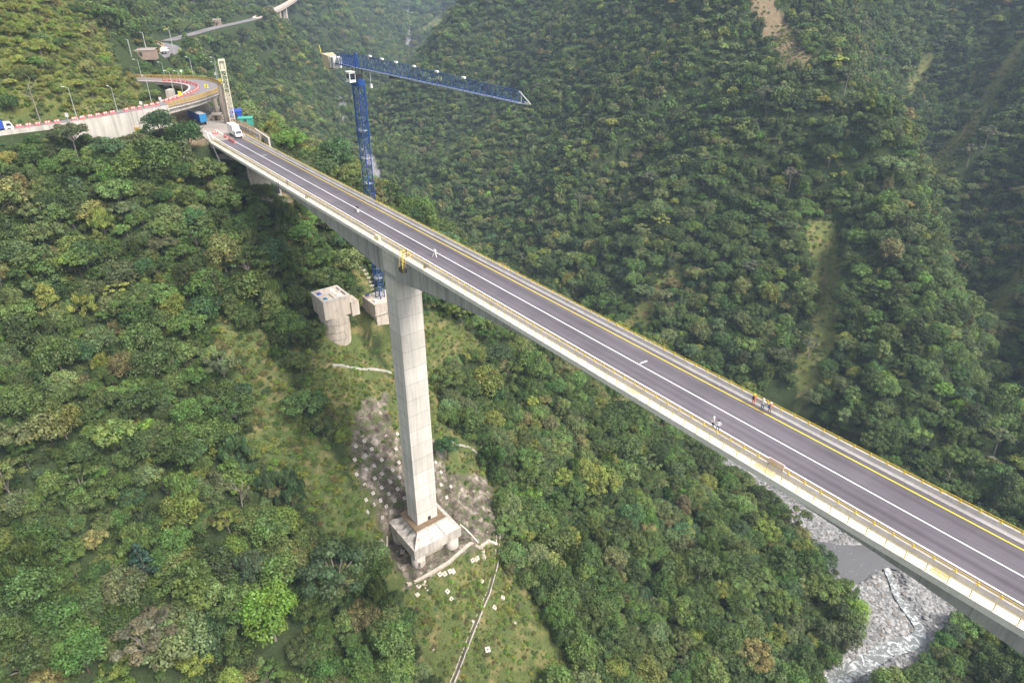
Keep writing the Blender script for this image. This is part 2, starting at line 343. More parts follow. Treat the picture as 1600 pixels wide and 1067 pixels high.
def terrain(x, y):
    x = np.asarray(x, float); y = np.asarray(y, float); sh = x.shape; X = x.ravel() / 100; Y = y.ravel() / 100
    out = np.full(X.shape, WW[n_]) + WW[n_ + 1] * X + WW[n_ + 2] * Y
    for i in range(n_): out -= WW[i] * np.sqrt((X - PX[i, 0]) ** 2 + (Y - PX[i, 1]) ** 2 + c2_)
    z = out.reshape(sh)
    dr, zr = pdist(x, y, [(a, b, c) for a, b, c in RIV])
    far = sstep(250, 700, y)
    amp = sstep(12, 60, dr)
    z = z + amp * (vnoise(x / 38, y / 38, 1) * (5 + 14 * far) + vnoise(x / 17 + 9, y / 17, 2) * (3.5 + 3 * far) + vnoise(x / 90, y / 90, 5) * (26 * far))
    z = z + vnoise(x / 5.1, y / 5.1, 3) * 1.0 * sstep(8, 30, dr) + vnoise(x / 2.3, y / 2.3, 4) * .35
    # side gullies and ribs running down to the river
    ux = x + vnoise(x / 70, y / 70, 71) * 34; uy = y + vnoise(x / 70 + 5, y / 70, 72) * 34
    a = (-.5 * ux + .87 * uy); rb_ = np.abs(vnoise(a / 44, (ux * .87 + uy * .5) / 260, 73)) * 2 - .5; rb2 = np.abs(vnoise(a / 19 + 3, (ux * .87 + uy * .5) / 120, 74)) * 2 - .5
    rgt = sstep(0, 60, x * .87 + y * .5 - 185) * sstep(14, 80, dr) * sstep(190, 260, y); lft = sstep(360, 460, y) * sstep(20, 90, dr) * (1 - sstep(-40, 40, x * .87 + y * .5 - 185))
    z = z + (rgt + .8 * lft) * (rb_ * 27 + rb2 * 8)
    # river bed    k = (1 - sstep(5, 13, dr)) * sstep(212, 228, y); z = z * (1 - k) + (zr - .9 + vnoise(x / 2.1, y / 2.1, 8) * .5) * k
    dp, zp = pdist(x, y, RAPID); near = (np.abs(x - 120) < 70) & (np.abs(y - 165) < 75)
    k = 1 - sstep(18, 34, pdist(x, y, GFLAT)[0]); z = z * (1 - k) + (-133.7 - np.clip(170 - y, 0, 60) * .035 + vnoise(x / 7, y / 7, 51) * .9 + vnoise(x / 1.7, y / 1.7, 52) * .5) * k
    k = 1 - sstep(1.6, 4.5, dp); z = z * (1 - k) + np.minimum(z, zp - .6) * k
    pm = inpoly(x, y, POOL_XY) & near; z = np.where(pm, np.minimum(z, -135.3), z)
    for P, hw, fall in ((ROAD1, 4.6, 7), (ROAD1B, 6, 8), (ROAD2, 5.5, 10), (ROAD3, 6, 14)):
        d, zz = pdist(x, y, P); k = 1 - sstep(hw, hw + fall, d); z = z * (1 - k) + (zz - .25) * k
    s, w = tosw(x, y)
    def pad(z, s0, s1, w0, w1, pz, fall):
        d = np.maximum(np.maximum(s0 - s, s - s1), np.maximum(w0 - w, w - w1)); k = 1 - sstep(0, fall, d); return z * (1 - k) + pz * k
    se = np.interp(w, [-80, 5.9, 26.1, 49.4, 59.4], [-245, -250, -252.7, -261.1, -266.8]); dd_ = s - se + 1.6
    below = (dd_ > 0) & (w > 22) & (w < 58) & (dd_ < 14); z = np.where(below, np.minimum(z, 3.6 - dd_ * .42), z)
    below = (dd_ > 0) & (w <= 22) & (w > -120) & (dd_ < 10); z = np.where(below, np.minimum(z, 8.7 - dd_ * .25), z)
    z = pad(z, -318, -246, 60, 81, -.3, 6)
    z = pad(z, -322, -284, 52, 66, 2.2, 5)
    z = pad(z, -133, -119, 58, 78, -93.5, 4)
    z = pad(z, -181, -173, 80, 88, -43, 5)
    return z
def axis(segs):
    out = []
    for a, b, st in segs: out += list(np.arange(a, b, st))
    return np.array(out + [segs[-1][1]])
GX = axis([(-1500, -800, 60), (-800, -420, 16), (-420, -230, 6), (-230, 200, 1.5), (200, 420, 5), (420, 800, 14), (800, 1500, 60)])
GY = axis([(-500, -100, 30), (-100, 80, 5), (80, 330, 1.5), (330, 560, 4), (560, 1100, 9), (1100, 2400, 22), (2400, 5200, 60)])
gx, gy = np.meshgrid(GX, GY, indexing='ij'); GZ = terrain(gx, gy)
def gz(x, y):
    x = np.asarray(x, float); y = np.asarray(y, float)
    i = np.clip(np.searchsorted(GX, x) - 1, 0, len(GX) - 2); j = np.clip(np.searchsorted(GY, y) - 1, 0, len(GY) - 2)
    a = (x - GX[i]) / (GX[i + 1] - GX[i]); b = (y - GY[j]) / (GY[j + 1] - GY[j])
    return GZ[i, j] * (1 - a) * (1 - b) + GZ[i + 1, j] * a * (1 - b) + GZ[i, j + 1] * (1 - a) * b + GZ[i + 1, j + 1] * a * b
TS = np.concatenate([np.arange(60, 500, .5), np.geomspace(500, 5000, 1200)])
def at(u, v, dz=0.0):
    d = ray(u, v); x, y, z = d[0] * TS, d[1] * TS, CAMZ + d[2] * TS; h = z < gz(x, y) + dz
    i = int(np.argmax(h)) if h.any() else len(TS) - 1
    return (float(x[i]), float(y[i]), float(gz(x[i], y[i])))
def proj(x, y, z):
    z = z - CAMZ; dep = y * CP - z * SP; up = y * SP + z * CP; dep = np.maximum(dep, .01)
    return 800 + FPX * x / dep, 533.5 - FPX * up / dep, dep
def visible(x, y, z, tol=4.0):
    out = np.ones(len(x), bool)
    for q in np.linspace(.30, .97, 46):
        out &= (CAMZ + (z - CAMZ) * q) > gz(x * q, y * q) - tol
    return out
# patches of the slopes that carry no trees (outlines on the ground, kept by distance range)
PATCH = [  # kind, dmin, dmax, outline
 ('grass', 120, 330, [(505,520),(560,500),(600,560),(606,600),(560,640),(540,690),(500,640),(470,560)]),
 ('grass', 120, 330, [(600,520),(640,500),(680,500),(720,560),(700,600),(690,660),(740,700),(780,760),(790,830),(780,860),(600,860),(560,780),(540,700),(560,640),(610,600)]),
 ('grass', 120, 330, [(590,850),(640,900),(780,850),(800,900),(860,960),(880,1000),(905,1090),(690,1090),(660,1067),(640,960),(585,880)]),
 ('grass', 150, 330, [(497,385),(530,400),(590,440),(600,520),(560,520),(545,470),(575,455)]),
 ('grass', 120, 330, [(640,480),(690,490),(760,540),(750,560),(680,540),(650,520)]),
 ('weed', 120, 330, [(330,505),(410,515),(455,590),(490,680),(560,770),(605,850),(600,890),(555,870),(490,810),(425,745),(385,640)]),
 ('weed', 120, 330, [(240,300),(300,290),(330,300),(330,315),(260,322)]),
 ('bare', 150, 400, [(425,285),(450,300),(480,350),(470,360),(440,330)]),
 ('bare', 300, 900, [(1150,-60),(1198,-60),(1222,28),(1268,95),(1250,112),(1212,86),(1186,40)]),
 ('grass', 250, 700, [(1258,345),(1308,350),(1312,480),(1285,620),(1245,640),(1240,560),(1272,450)]),
 ('grass', 250, 700, [(970,510),(1050,415),(1064,428),(1010,515)]),
 ('grass', 250, 900, [(1448,250),(1500,200),(1600,50),(1620,60),(1520,215),(1470,290),(1440,290)]),
 ('grass', 250, 900, [(1535,475),(1600,410),(1620,420),(1560,505)]),
 ('grass', 250, 900, [(1405,140),(1450,80),(1470,85),(1425,150)]),
 ('grass', 600, 1800, [(640,60),(700,10),(722,10),(690,50)]),
 ('bank', 150, 330, [(-60,190),(100,172),(232,150),(240,163),(120,187),(0,204),(-60,215)]),
 ('rock', 120, 330, [(556,640),(604,612),(620,680),(690,690),(700,740),(760,750),(782,835),(640,918),(600,850),(585,790),(548,715)]),
]
def patches(x, y, z):
    u, v, d = proj(x, y, z); out = np.zeros(np.shape(x), int)
    for i, (k, a, b, P) in enumerate(PATCH):
        m = inpoly(u + vnoise(x / 3, y / 3, 21) * 14, v + vnoise(x / 3, y / 3, 22) * 14, P) & (d > a) & (d < b)
        out[m] = {'grass': 1, 'weed': 2, 'bare': 3, 'bank': 1, 'rock': 4}[k]
    return out

# ground mesh
gv = np.stack([gx, gy, GZ], -1).reshape(-1, 3); ni, nj = gx.shape
ii, jj = np.meshgrid(np.arange(ni - 1), np.arange(nj - 1), indexing='ij'); a0 = (ii * nj + jj).ravel()
gf = np.stack([a0, a0 + nj, a0 + nj + 1, a0 + 1], -1)
PT = patches(gv[:, 0], gv[:, 1], gv[:, 2])
rd, rz = pdist(gv[:, 0], gv[:, 1], [(a, b, c) for a, b, c in RIV])
gs, gw = tosw(gv[:, 0], gv[:, 1])
# gravel bed at the bend and along the river
gravel = (rd < np.interp(gv[:, 1], [215, 260, 500, 540, 630, 680, 1180, 1230, 1300, 1350], [11, 8, 5, 6, 6, 1, 1, 6, 6, 1]) + 4 * vnoise(gv[:, 0] / 14, gv[:, 1] / 14, 31)) & (gv[:, 1] > 215)
_u, _v, _dd = proj(gv[:, 0], gv[:, 1], gv[:, 2])
GRAVP = [(1130,720),(1215,745),(1300,800),(1420,890),(1530,955),(1518,978),(1470,1000),(1430,1035),(1390,1067),(1380,1110),(1240,1110),(1275,1060),(1312,1030),(1335,960),(1302,905),(1262,845),(1200,785)]
gravel |= inpoly(_u, _v, GRAVP) & (_dd > 150) & (_dd < 330) & (gv[:, 2] < -126)
vec = np.zeros((len(gv), 4), np.float32); vec[:, 3] = 1
PT[gravel] = 5
vec_far = (PT == 5) & (gv[:, 1] > 300); padm = ((gs > -322) & (gs < -244) & (gw > 52) & (gw < 86)) & (np.abs(gv[:, 2] - 1) < 2.4) & (gw < 82); PT[padm] = 3
KCOL = {0: (.036, .050, .020), 1: (.085, .105, .034), 2: (.085, .112, .036), 3: (.185, .140, .085), 4: (.15, .125, .10), 5: (.37, .355, .345)}
for k, c in KCOL.items(): vec[PT == k, :3] = c
vec[vec_far, :3] = (.20, .19, .20)
yl = (gs < -262) & (gw < 60) & (gw > -200) & (gv[:, 1] < 420) & (PT == 0); vec[yl, :3] = (.105, .115, .034); vec[(PT == 1) & (gv[:, 1] > 250) & (gv[:, 0] > 0), :3] = (.125, .142, .045)
gm = mesh_np('ground', gv, gf, None, True)
ca = gm.color_attributes.new("gc", 'FLOAT_COLOR', 'POINT'); ca.data.foreach_set('color', vec.ravel())
fa = gm.attributes.new("rocky", 'FLOAT', 'POINT'); fa.data.foreach_set('value', (np.isin(PT, (4, 5)) & ~vec_far).astype(np.float32))
fb = gm.attributes.new("grassy", 'FLOAT', 'POINT'); fb.data.foreach_set('value', np.isin(PT, (1, 2)).astype(np.float32))
k = NT('ground_cover'); gc = k.attr("gc", 'GEOMETRY', "Color"); rk = k.attr("rocky"); gr = k.attr("grassy"); P0 = k.geo()
n1 = k.noise(.35, 7, P0, .65); n2 = k.noise(2.2, 6, P0, .7); n3 = k.noise(.09, 4, P0)
vor = k.n("ShaderNodeTexVoronoi"); vor.inputs["Scale"].default_value = .9; k.l(P0, vor.inputs["Vector"])
col = k.mix(gc, k.ramp(n2, [(.28, .55), (.72, 1.45)]), 1.0, 'MULTIPLY')
col = k.mix(col, k.ramp(n1, [(.3, .75), (.7, 1.25)]), 1.0, 'MULTIPLY')
col = k.mix(col, (.25, .19, .09), k.math('MULTIPLY', gr, k.ramp(k.noise(.22, 6, P0, .7), [(.50, 0.0), (.66, .75)])))
rkc = k.mix(k.ramp(n1, [(.36, (.045, .035, .026)), (.46, (.11, .09, .072)), (.54, (.22, .18, .145)), (.65, (.43, .37, .315))]), k.ramp(vor.outputs["Distance"], [(0, 1.15), (.7, .75)]), 1.0, 'MULTIPLY')
isr = k.math('MULTIPLY', rk, k.ramp(gc, [(.0, 1.0), (1.0, 1.0)]))
notgrav = k.math('LESS_THAN', k.n("ShaderNodeSeparateColor").outputs[0], 2)  # constant 1
sc = k.n("ShaderNodeSeparateColor"); k.l(gc, sc.inputs[0])
rock_only = k.math('MULTIPLY', rk, k.math('LESS_THAN', sc.outputs[0], .33))
rkc = k.mix(rkc, (.075, .10, .03), k.ramp(k.noise(.5, 6, P0, .7), [(.50, 0.0), (.57, .85)]))
col = k.mix(col, rkc, k.math('MULTIPLY', rock_only, .85))
vg = k.n("ShaderNodeTexVoronoi"); vg.inputs["Scale"].default_value = 1.3; k.l(P0, vg.inputs["Vector"])
grv = k.mix(k.ramp(k.math('ADD', k.math('MULTIPLY', vg.outputs["Color"], 1.0), 0), [(0, (.10, .098, .098)), (.5, (.24, .232, .228)), (1, (.44, .425, .415))]), k.ramp(n3, [(.35, .8), (.65, 1.15)]), 1.0, 'MULTIPLY')
col = k.mix(col, grv, k.math('MULTIPLY', rk, k.math('GREATER_THAN', sc.outputs[0], .33)))
k.bump(n2, .6, .5); k.base(col, .95, .1); gm.materials.append(k.mat)
ground = bpy.data.objects.new('ground', gm); COL.objects.link(ground); tag(ground, kind='structure', label='steep valley ground with bare, grassy and rocky patches')

# ------------------------------------------------------------------ river
def ribbon(pts, widths, z_off=0.0):
    pts = smooth_line(pts, 10); ws = np.interp(np.linspace(0, 1, len(pts)), np.linspace(0, 1, len(widths)), widths)
    t = np.gradient(pts[:, :2], axis=0); t /= np.linalg.norm(t, axis=1)[:, None]; nrm = np.stack([-t[:, 1], t[:, 0]], 1)
    return pts, ws, nrm
def add_ribbon(name, pts, widths, mat, zo, cols=9, rip=.12, attr=None):
    pts, ws, nr = ribbon(pts, widths); vs = []; fo = []
    for i in range(len(pts)):
        for j in range(cols):
            q = j / (cols - 1) * 2 - 1; jit = vnoise(np.array(i * .35), np.array(j * 3. + 7), 41) * .5
            vs.append((pts[i, 0] + nr[i, 0] * ws[i] * (q + .0), pts[i, 1] + nr[i, 1] * ws[i] * q, pts[i, 2] + zo + jit * rip)); fo.append(1 - abs(q))
    fs = [(i * cols + j, (i + 1) * cols + j, (i + 1) * cols + j + 1, i * cols + j + 1) for i in range(len(pts) - 1) for j in range(cols - 1)]
    me = mesh_np(name, np.array(vs), np.array(fs), mat, True)
    o = bpy.data.objects.new(name, me); COL.objects.link(o); return o
def water(name, base, foam, lo, hi, sc):
    k = NT(name); P = k.geo(); f = k.ramp(k.noise(sc, 8, P, .72, 1.2), [(lo, 0.0), (hi, 1.0)])
    col = k.mix(base, (.75, .76, .76), k.math('MULTIPLY', f, foam)); k.bump(k.noise(1.2, 6, P), .5, .25)
    k.base(col, .25, .5); r = k.math('ADD', k.math('MULTIPLY', f, .5), .22); k.l(r, k.b.inputs["Roughness"]); return k.mat
M['water'] = water('river_water', (.125, .12, .122), .35, .60, .72, .5)
M['rapid'] = water('rapid_water', (.17, .175, .17), .9, .50, .62, .45)
rv = add_ribbon('river', [p for p in RIV[8:]], [7, 7, 7, 7, 7, 7, 5, 1.2, 2, 3, 6, 3, 3], M['water'], -.75)
tag(rv, 'grey river running along the valley floor', None, None, 'structure')
def slab_poly(name, px, z, mat, dz=0.0):
    v = [atz(u, w, z) for u, w in px]; m = MB(); m.add(v, [tuple(range(len(v)))[::-1]]); return m.build(name, mat)
pool = slab_poly('river_pool', pool_px, PZ, M['water']); tag(pool, 'still grey pool of the river beneath the deck', None, None, 'structure')

rp = add_ribbon('stream', RAPID, [1.2, 1.1, 1.2, 1.4, 1.4, 1.7, 2.4, 2.6, 2.8, 3.0, 3.5, 6, 6, 8, 8], M['rapid'], .0); tag(rp, 'white rapids running between the gravel banks', None, None, 'structure')
# ------------------------------------------------------------------ vegetation prototypes
def crown_mesh(name, kind, nl, size, seed):
    r = np.random.default_rng(seed); L = []
    def dome(n, ax, cz, r0, r1, zmin=-.25, inner=4):
        for i in range(n):
            z = zmin + (1 - zmin) * ((i + .5) / n); ph = i * 2.399 + r.random() * .7; q = math.sqrt(max(0, 1 - z * z)) if z > 0 else 1
            L.append((ax * q * math.cos(ph) * (.72 + .34 * r.random()), ax * q * math.sin(ph) * (.72 + .34 * r.random()), cz[0] + cz[1] * z + .7 * (r.random() - .5), r0 + (r1 - r0) * r.random()))
        for i in range(inner): L.append((ax * .4 * (r.random() - .5), ax * .4 * (r.random() - .5), cz[0] + cz[1] * .35 * r.random(), r1 * 1.15))
    sq = .85
    if kind == 'round': dome(26, 3.3, (6.0, 2.5), .75, 1.5)
    elif kind == 'wide': dome(26, 4.2, (6.6, 1.5), .7, 1.25, -.15); sq = .6
    elif kind == 'tall': dome(26, 2.1, (6.2, 3.9), .65, 1.15, -.6)
    elif kind == 'open':
        for i in range(15):
            ph = i * 2.399; q = 3.7 * math.sqrt((i + .6) / 15)
            L.append((q * math.cos(ph), q * math.sin(ph), 8.3 - q * .42 + r.random() * 1.3, .7 + .45 * r.random()))
        sq = .5
    elif kind == 'plume':
        for i in range(34):
            ph = r.random() * 6.28; q = 2.9 * r.random() ** .7; L.append((q * math.cos(ph), q * math.sin(ph), 8.8 - .32 * q * q + r.random() * 1.0 - 2.4 * r.random() ** 2, .45 + .35 * r.random()))
        sq = 1.5
    elif kind == 'shrub': dome(15, 2.6, (1.3, 1.6), .7, 1.2, 0, 2)
    elif kind == 'cone':
        for i in range(30):
            z = i / 29; q = 2.5 * (1 - z) + .15; ph = i * 2.399; L.append((q * math.cos(ph), q * math.sin(ph), 2.6 + 7.6 * z, .35 + .6 * (1 - z)))
        sq = .4
    L = np.array(L); w = L[:, 3] ** 2; cnt = np.maximum(1, (nl * w / w.sum()).astype(int))
    ids = np.repeat(np.arange(len(L)), cnt); n = len(ids)
    d = r.normal(size=(n, 3)); d /= np.linalg.norm(d, axis=1)[:, None]; d[:, 2] = np.where(d[:, 2] < -.45, -d[:, 2], d[:, 2])
    rad = L[ids, 3] * (.72 + .36 * r.random(n))
    # small sprays sticking out of the lobes give an uneven outline
    out = r.random(n) < .07; rad = np.where(out, rad * 1.35, rad)
    c = L[ids, :3] + d * rad[:, None] * np.array([1, 1, sq])
    nr = d * .75 + r.normal(size=(n, 3)) * .42 + np.array([0, 0, .35]); nr /= np.linalg.norm(nr, axis=1)[:, None]
    t = np.cross(nr, r.normal(size=(n, 3))); t /= np.linalg.norm(t, axis=1)[:, None]
    if kind == 'plume': t = t * .5 + np.array([0, 0, -.9]); t /= np.linalg.norm(t, axis=1)[:, None]
    b = np.cross(nr, t); b /= np.linalg.norm(b, axis=1)[:, None]
    a = size * (.65 + .7 * r.random(n)); wd = a * (.62 if kind != 'plume' else .34)
    a = a[:, None]; wd = wd[:, None]; droop = np.array([0, 0, -.18]) * a
    v = np.stack([c - t * a, c + b * wd + droop * 0, c + t * a + droop, c - b * wd], 1).reshape(-1, 3)
    f = np.arange(4 * n).reshape(n, 4); me = mesh_np(name, v, f, M['leaf'])
    lob = r.random(len(L)); x = me.attributes.new("lv", 'FLOAT', 'FACE'); x.data.foreach_set('value', (.5 * lob[ids] + .5 * r.random(n)).astype(np.float32))
    lob = r.random(len(L)); x = me.attributes.new("lh", 'FLOAT', 'FACE'); x.data.foreach_set('value', (.7 * lob[ids] + .3 * r.random(n)).astype(np.float32))
    return me, L
def trunk_mesh(name, L, mat, thick=.20, limbs=7):
    m = MB(); top = float(np.median(L[:, 2])) * .62 if L[:, 2].max() > 4 else .8
    bx, by = .25, -.15; m.bar((0, 0, -2.2), (bx * .6, by * .6, top * .5), thick * 1.25, 6, 0, thick); m.bar((bx * .6, by * .6, top * .5), (bx, by, top), thick, 6, 0, thick * .75)
    st = max(1, len(L) // limbs)
    for c in L[::st][:limbs]:
        mid = (bx + (c[0] - bx) * .45, by + (c[1] - by) * .45, top + (c[2] - top) * .62); m.bar((bx, by, top - .3), mid, thick * .55, 5, 0, thick * .38); m.bar(mid, tuple(c[:3]), thick * .38, 4, 0, thick * .12)
    me = bpy.data.meshes.new(name); me.from_pydata(m.v, [], m.f); me.materials.append(mat); return me
KINDS = ['round', 'round', 'round', 'wide', 'wide', 'tall', 'open', 'plume', 'shrub', 'shrub', 'cone']
PROTO = []
for i, kd in enumerate(KINDS):
    nl = {'shrub': 1100, 'open': 1700, 'cone': 2200}.get(kd, 4300)
    cm, L = crown_mesh('crown', kd, nl, {'shrub': .26, 'plume': .34}.get(kd, .215), 100 + i); tm = trunk_mesh('trunk', L, M['bark'] if i % 2 == 0 else M['barkd'])
    PROTO.append((cm, tm, kd))
FARP = []
for i, kd in enumerate(['round', 'round', 'wide', 'tall', 'open', 'shrub', 'plume']):
    cm, L = crown_mesh('far_crown', kd, 1050 if kd != 'shrub' else 380, .40, 300 + i); tm = trunk_mesh('far_trunk', L, M['bark'], .22, 4); FARP.append((cm, tm, kd))
PAL = np.array([1.58, 1.62, 1.06]) * np.array([(.034, .050, .020), (.050, .075, .028), (.070, .097, .040), (.078, .096, .056), (.112, .124, .040), (.104, .096, .058), (.040, .066, .040), (.088, .135, .034)])
def pick_tint(x, y, r, probs):
    p = np.array(probs, float); cs = np.cumsum(p / p.sum()); q = np.clip(.72 * r.random(len(x)) + .28 * (.5 + vnoise(x / 22, y / 22, 61) * 1.4), 0, .9999)
    q = np.where(r.random(len(x)) < .35, r.random(len(x)), q)
    t = PAL[np.searchsorted(cs, q)]; return np.concatenate([t * (.70 + .62 * r.random((len(x), 1))) * (1 + .07 * r.normal(size=(len(x), 3))), np.ones((len(x), 1))], 1)
def jgrid(x0, x1, y0, y1, c, r):
    a, b = np.meshgrid(np.arange(x0, x1, c), np.arange(y0, y1, c), indexing='ij'); a = a.ravel(); b = b.ravel()
    return a + r.random(len(a)) * c * .95, b + r.random(len(a)) * c * .95
def frame_ok(x, y, z, mg=260):
    u, v, d = proj(x, y, z + 5); return (u > -mg) & (u < 1600 + mg) & (v > -120) & (v < 1067 + mg) & (d > 25)
def blocked(x, y, z, extra=0.0):
    """ground that must stay free: roads, pads, structures, water"""
    s, w = tosw(x, y); b = np.zeros(len(x), bool)
    for P, hw in ((ROAD1, 5.5), (ROAD1B, 7.5), (ROAD2, 6), (ROAD3, 6.5)): b |= pdist(x, y, P)[0] < hw + max(extra, 0) + np.where(y > 420, 3.5, 0)
    b |= (s > -320 - extra) & (s < -240) & (w > 54 - extra) & (w < 84 + extra)
    b |= (s > -141 - extra) & (s < -117 + extra) & (w > 56 - extra) & (w < 80 + extra)
    b |= (s > -183 - extra) & (s < -171 + extra) & (w > 64 - extra) & (w < 76 + extra); b |= (s > -181 - extra) & (s < -170 + extra) & (w > 79 - extra) & (w < 90 + extra)
    ex, ey = np.array(EO)[:, 0], np.array(EO)[:, 1]
    b |= inpoly(x, y, [tuple(p) for p in EO[30:]] + [tuple(p) for p in EI[30:][::-1]])
    d, _ = pdist(x, y, [(a, c, e) for a, c, e in RIV]); b |= (d < np.interp(y, [215, 500, 540, 630, 680, 1180, 1230, 1300, 1350], [7, 5, 6, 6, 0, 0, 6, 6, 1])) & (y > 215)
    b |= inpoly(x, y, POOL_XY)
    u, v, dd = proj(x, y, z); b |= inpoly(u, v, GRAVP) & (dd > 150) & (dd < 330) & (z < -124)
    b |= np.hypot(x, y) < 16
    return b
T = {'x': [], 'y': [], 'z': [], 's': [], 'sz': [], 'vi': [], 'tint': [], 'far': []}
def scatter(x, y, smin, smax, kinds, kp, probs, far, r, pt_ok=(0,), extra=0.0, tol=14):
    z = gz(x, y); k = frame_ok(x, y, z); x, y, z = x[k], y[k], z[k]
    k = visible(x, y, z + 9, tol); x, y, z = x[k], y[k], z[k]
    pt = patches(x, y, z); k = np.isin(pt, pt_ok) & ~blocked(x, y, z, extra); x, y, z = x[k], y[k], z[k]
    n = len(x); s = smin + (smax - smin) * r.random(n) ** 1.5; big = vnoise(x / 9, y / 9, 77) > .33; s = np.where(big, s * 1.3, s) * np.where(r.random(n) < .03, 1.3, 1)
    T['x'] += list(x); T['y'] += list(y); sink = np.where(s > .45, 3.0, 0.3) * s * (1 if extra >= 0 else 0) + 0 * z; T['z'] += list(z - sink); T['s'] += list(s); T['sz'] += list(s * (.8 + .4 * r.random(n)))
    T['vi'] += list(r.choice(kinds, n, p=np.array(kp) / sum(kp))); T['tint'] += list(pick_tint(x, y, r, probs)); T['far'] += [far] * n
r = np.random.default_rng(5)
SPRUNG = (1, 2, 3, 4, 5)
PN = [.26, .27, .14, .10, .06, .05, .08, .04]; PF = [.32, .26, .12, .13, .05, .07, .05, .01]; PY = [.0, .06, .16, .05, .56, .09, .0, .10]
def yhill(x, y): s, w = tosw(x, y); return (s < -264) & (w < 62) & (y < 400)
# near trees
x, y = jgrid(-330, 330, 40, 420, 4.6, r); k = ~yhill(x, y) & (np.hypot(x, y) < 400); x, y = x[k], y[k]
scatter(x, y, .58, 1.38, [0, 1, 2, 3, 4, 5, 6, 7], [3, 3, 3, 2.2, 2.2, 1.6, 1.0, .9], PN, 0, r, extra=1.0)
NTREE = len(T['x'])
x, y = jgrid(-330, 330, 40, 420, 2.2, r); k = ~yhill(x, y) & (np.hypot(x, y) < 330); x, y = x[k], y[k]
scatter(x, y, .34, .80, [8, 9, 0, 2, 7], [3, 3, 1, 1, .4], PN, 0, r)
x, y = jgrid(-420, 20, 150, 420, 1.55, r); k = yhill(x, y); x, y = x[k], y[k]
scatter(x, y, .26, .62, [8, 9, 0, 3, 2], [5, 5, .7, .5, .5], PY, 0, r)
# farther slopes
x, y = jgrid(-620, 700, 60, 760, 4.2, r); k = (np.hypot(x, y) >= 400) & ~yhill(x, y); x, y = x[k], y[k]
scatter(x, y, .46, 1.08, [0, 1, 2, 3, 4, 6], [3, 3, 1.6, 2.2, 1, .9], PF, 1, r)
x, y = jgrid(-620, 700, 60, 640, 3.3, r); k = (np.hypot(x, y) >= 330) & ~yhill(x, y); x, y = x[k], y[k]; scatter(x, y, .45, .90, [5], [1], PF, 1, r)
x, y = jgrid(-700, 700, 380, 1300, 5.5, r); g_ = np.hypot(gz(x + 3, y) - gz(x - 3, y), gz(x, y + 3) - gz(x, y - 3)) / 6; k = (r.random(len(x)) < (g_ - .8) * 1.2) & (np.hypot(x, y) > 400); x, y = x[k], y[k]; scatter(x, y, .5, 1.1, [0, 1, 3, 5], [1, 1, 1, 2], PF, 1, r)
x, y = jgrid(-760, 800, 760, 1300, 6.0, r); scatter(x, y, .75, 1.5, [0, 1, 2, 3], [3, 3, 2, 1], PF, 1, r)
x, y = jgrid(-1000, 900, 1300, 2300, 10, r); scatter(x, y, 1.2, 2.2, [0, 1, 2], [3, 3, 2], PF, 1, r)
x, y = jgrid(-1500, 1300, 2300, 4600, 22, r); scatter(x, y, 2.2, 4.2, [0, 1, 2], [3, 3, 2], PF, 1, r)
NSH0 = len(T['x'])
# low growth in the open patches
x, y = jgrid(-140, 90, 80, 270, .95, r); k = r.random(len(x)) < .62 + 1.2 * vnoise(x / 6, y / 6, 91) ; x, y = x[k], y[k]
scatter(x, y, .07, .27, [8, 9], [1, 1], [.03, .10, .22, .06, .36, .13, .0, .16], 0, r, pt_ok=(1,), extra=-1.2)
x, y = jgrid(-140, 90, 80, 270, 1.6, r); scatter(x, y, .14, .46, [8, 9], [1, 1], [.0, .12, .28, .06, .30, .06, .0, .30], 0, r, pt_ok=(2,), extra=-1.0)
x, y = jgrid(-140, 90, 80, 270, 3.2, r); k = r.random(len(x)) < .30; x, y = x[k], y[k]
scatter(x, y, .12, .30, [8, 9], [1, 1], [.1, .2, .2, .08, .2, .1, .04, .1], 0, r, pt_ok=(4,), extra=-1.5)
x, y = jgrid(-260, -60, 120, 290, 1.4, r); q_ = tosw(x, y); k = (q_[0] > -256) & (q_[0] < -226) & (q_[1] < 58); x, y = x[k], y[k]; scatter(x, y, .18, .42, [8, 9], [1, 1], PN, 0, r, pt_ok=(0, 1), extra=-.5)
x, y = jgrid(-220, 0, 130, 330, 2.0, r); k = (tosw(x, y)[0] < -225) | (r.random(len(x)) < .1); x, y = x[k], y[k]
scatter(x, y, .10, .26, [8, 9], [1, 1], [.05, .2, .2, .08, .4, .1, .0, .1], 0, r, pt_ok=(1, 3), extra=.3)
x, y = jgrid(0, 500, 250, 800, 2.3, r); k = r.random(len(x)) < .85 + .8 * vnoise(x / 9, y / 9, 92); x, y = x[k], y[k]
scatter(x, y, .16, .42, [5], [1], [.0, .15, .2, .15, .5, .2, .0, .1], 1, r, pt_ok=(1, 3))
for kx in T: T[kx] = np.array(T[kx])
n = len(T['x'])
U_, V_, D_ = proj(T['x'], T['y'], T['z'] + 6 * T['s']); size = 3.6 * T['s'] / D_
inf = (U_ > 8) & (U_ < 1592) & (V_ > 5) & (V_ < 1062); idx = np.arange(n)
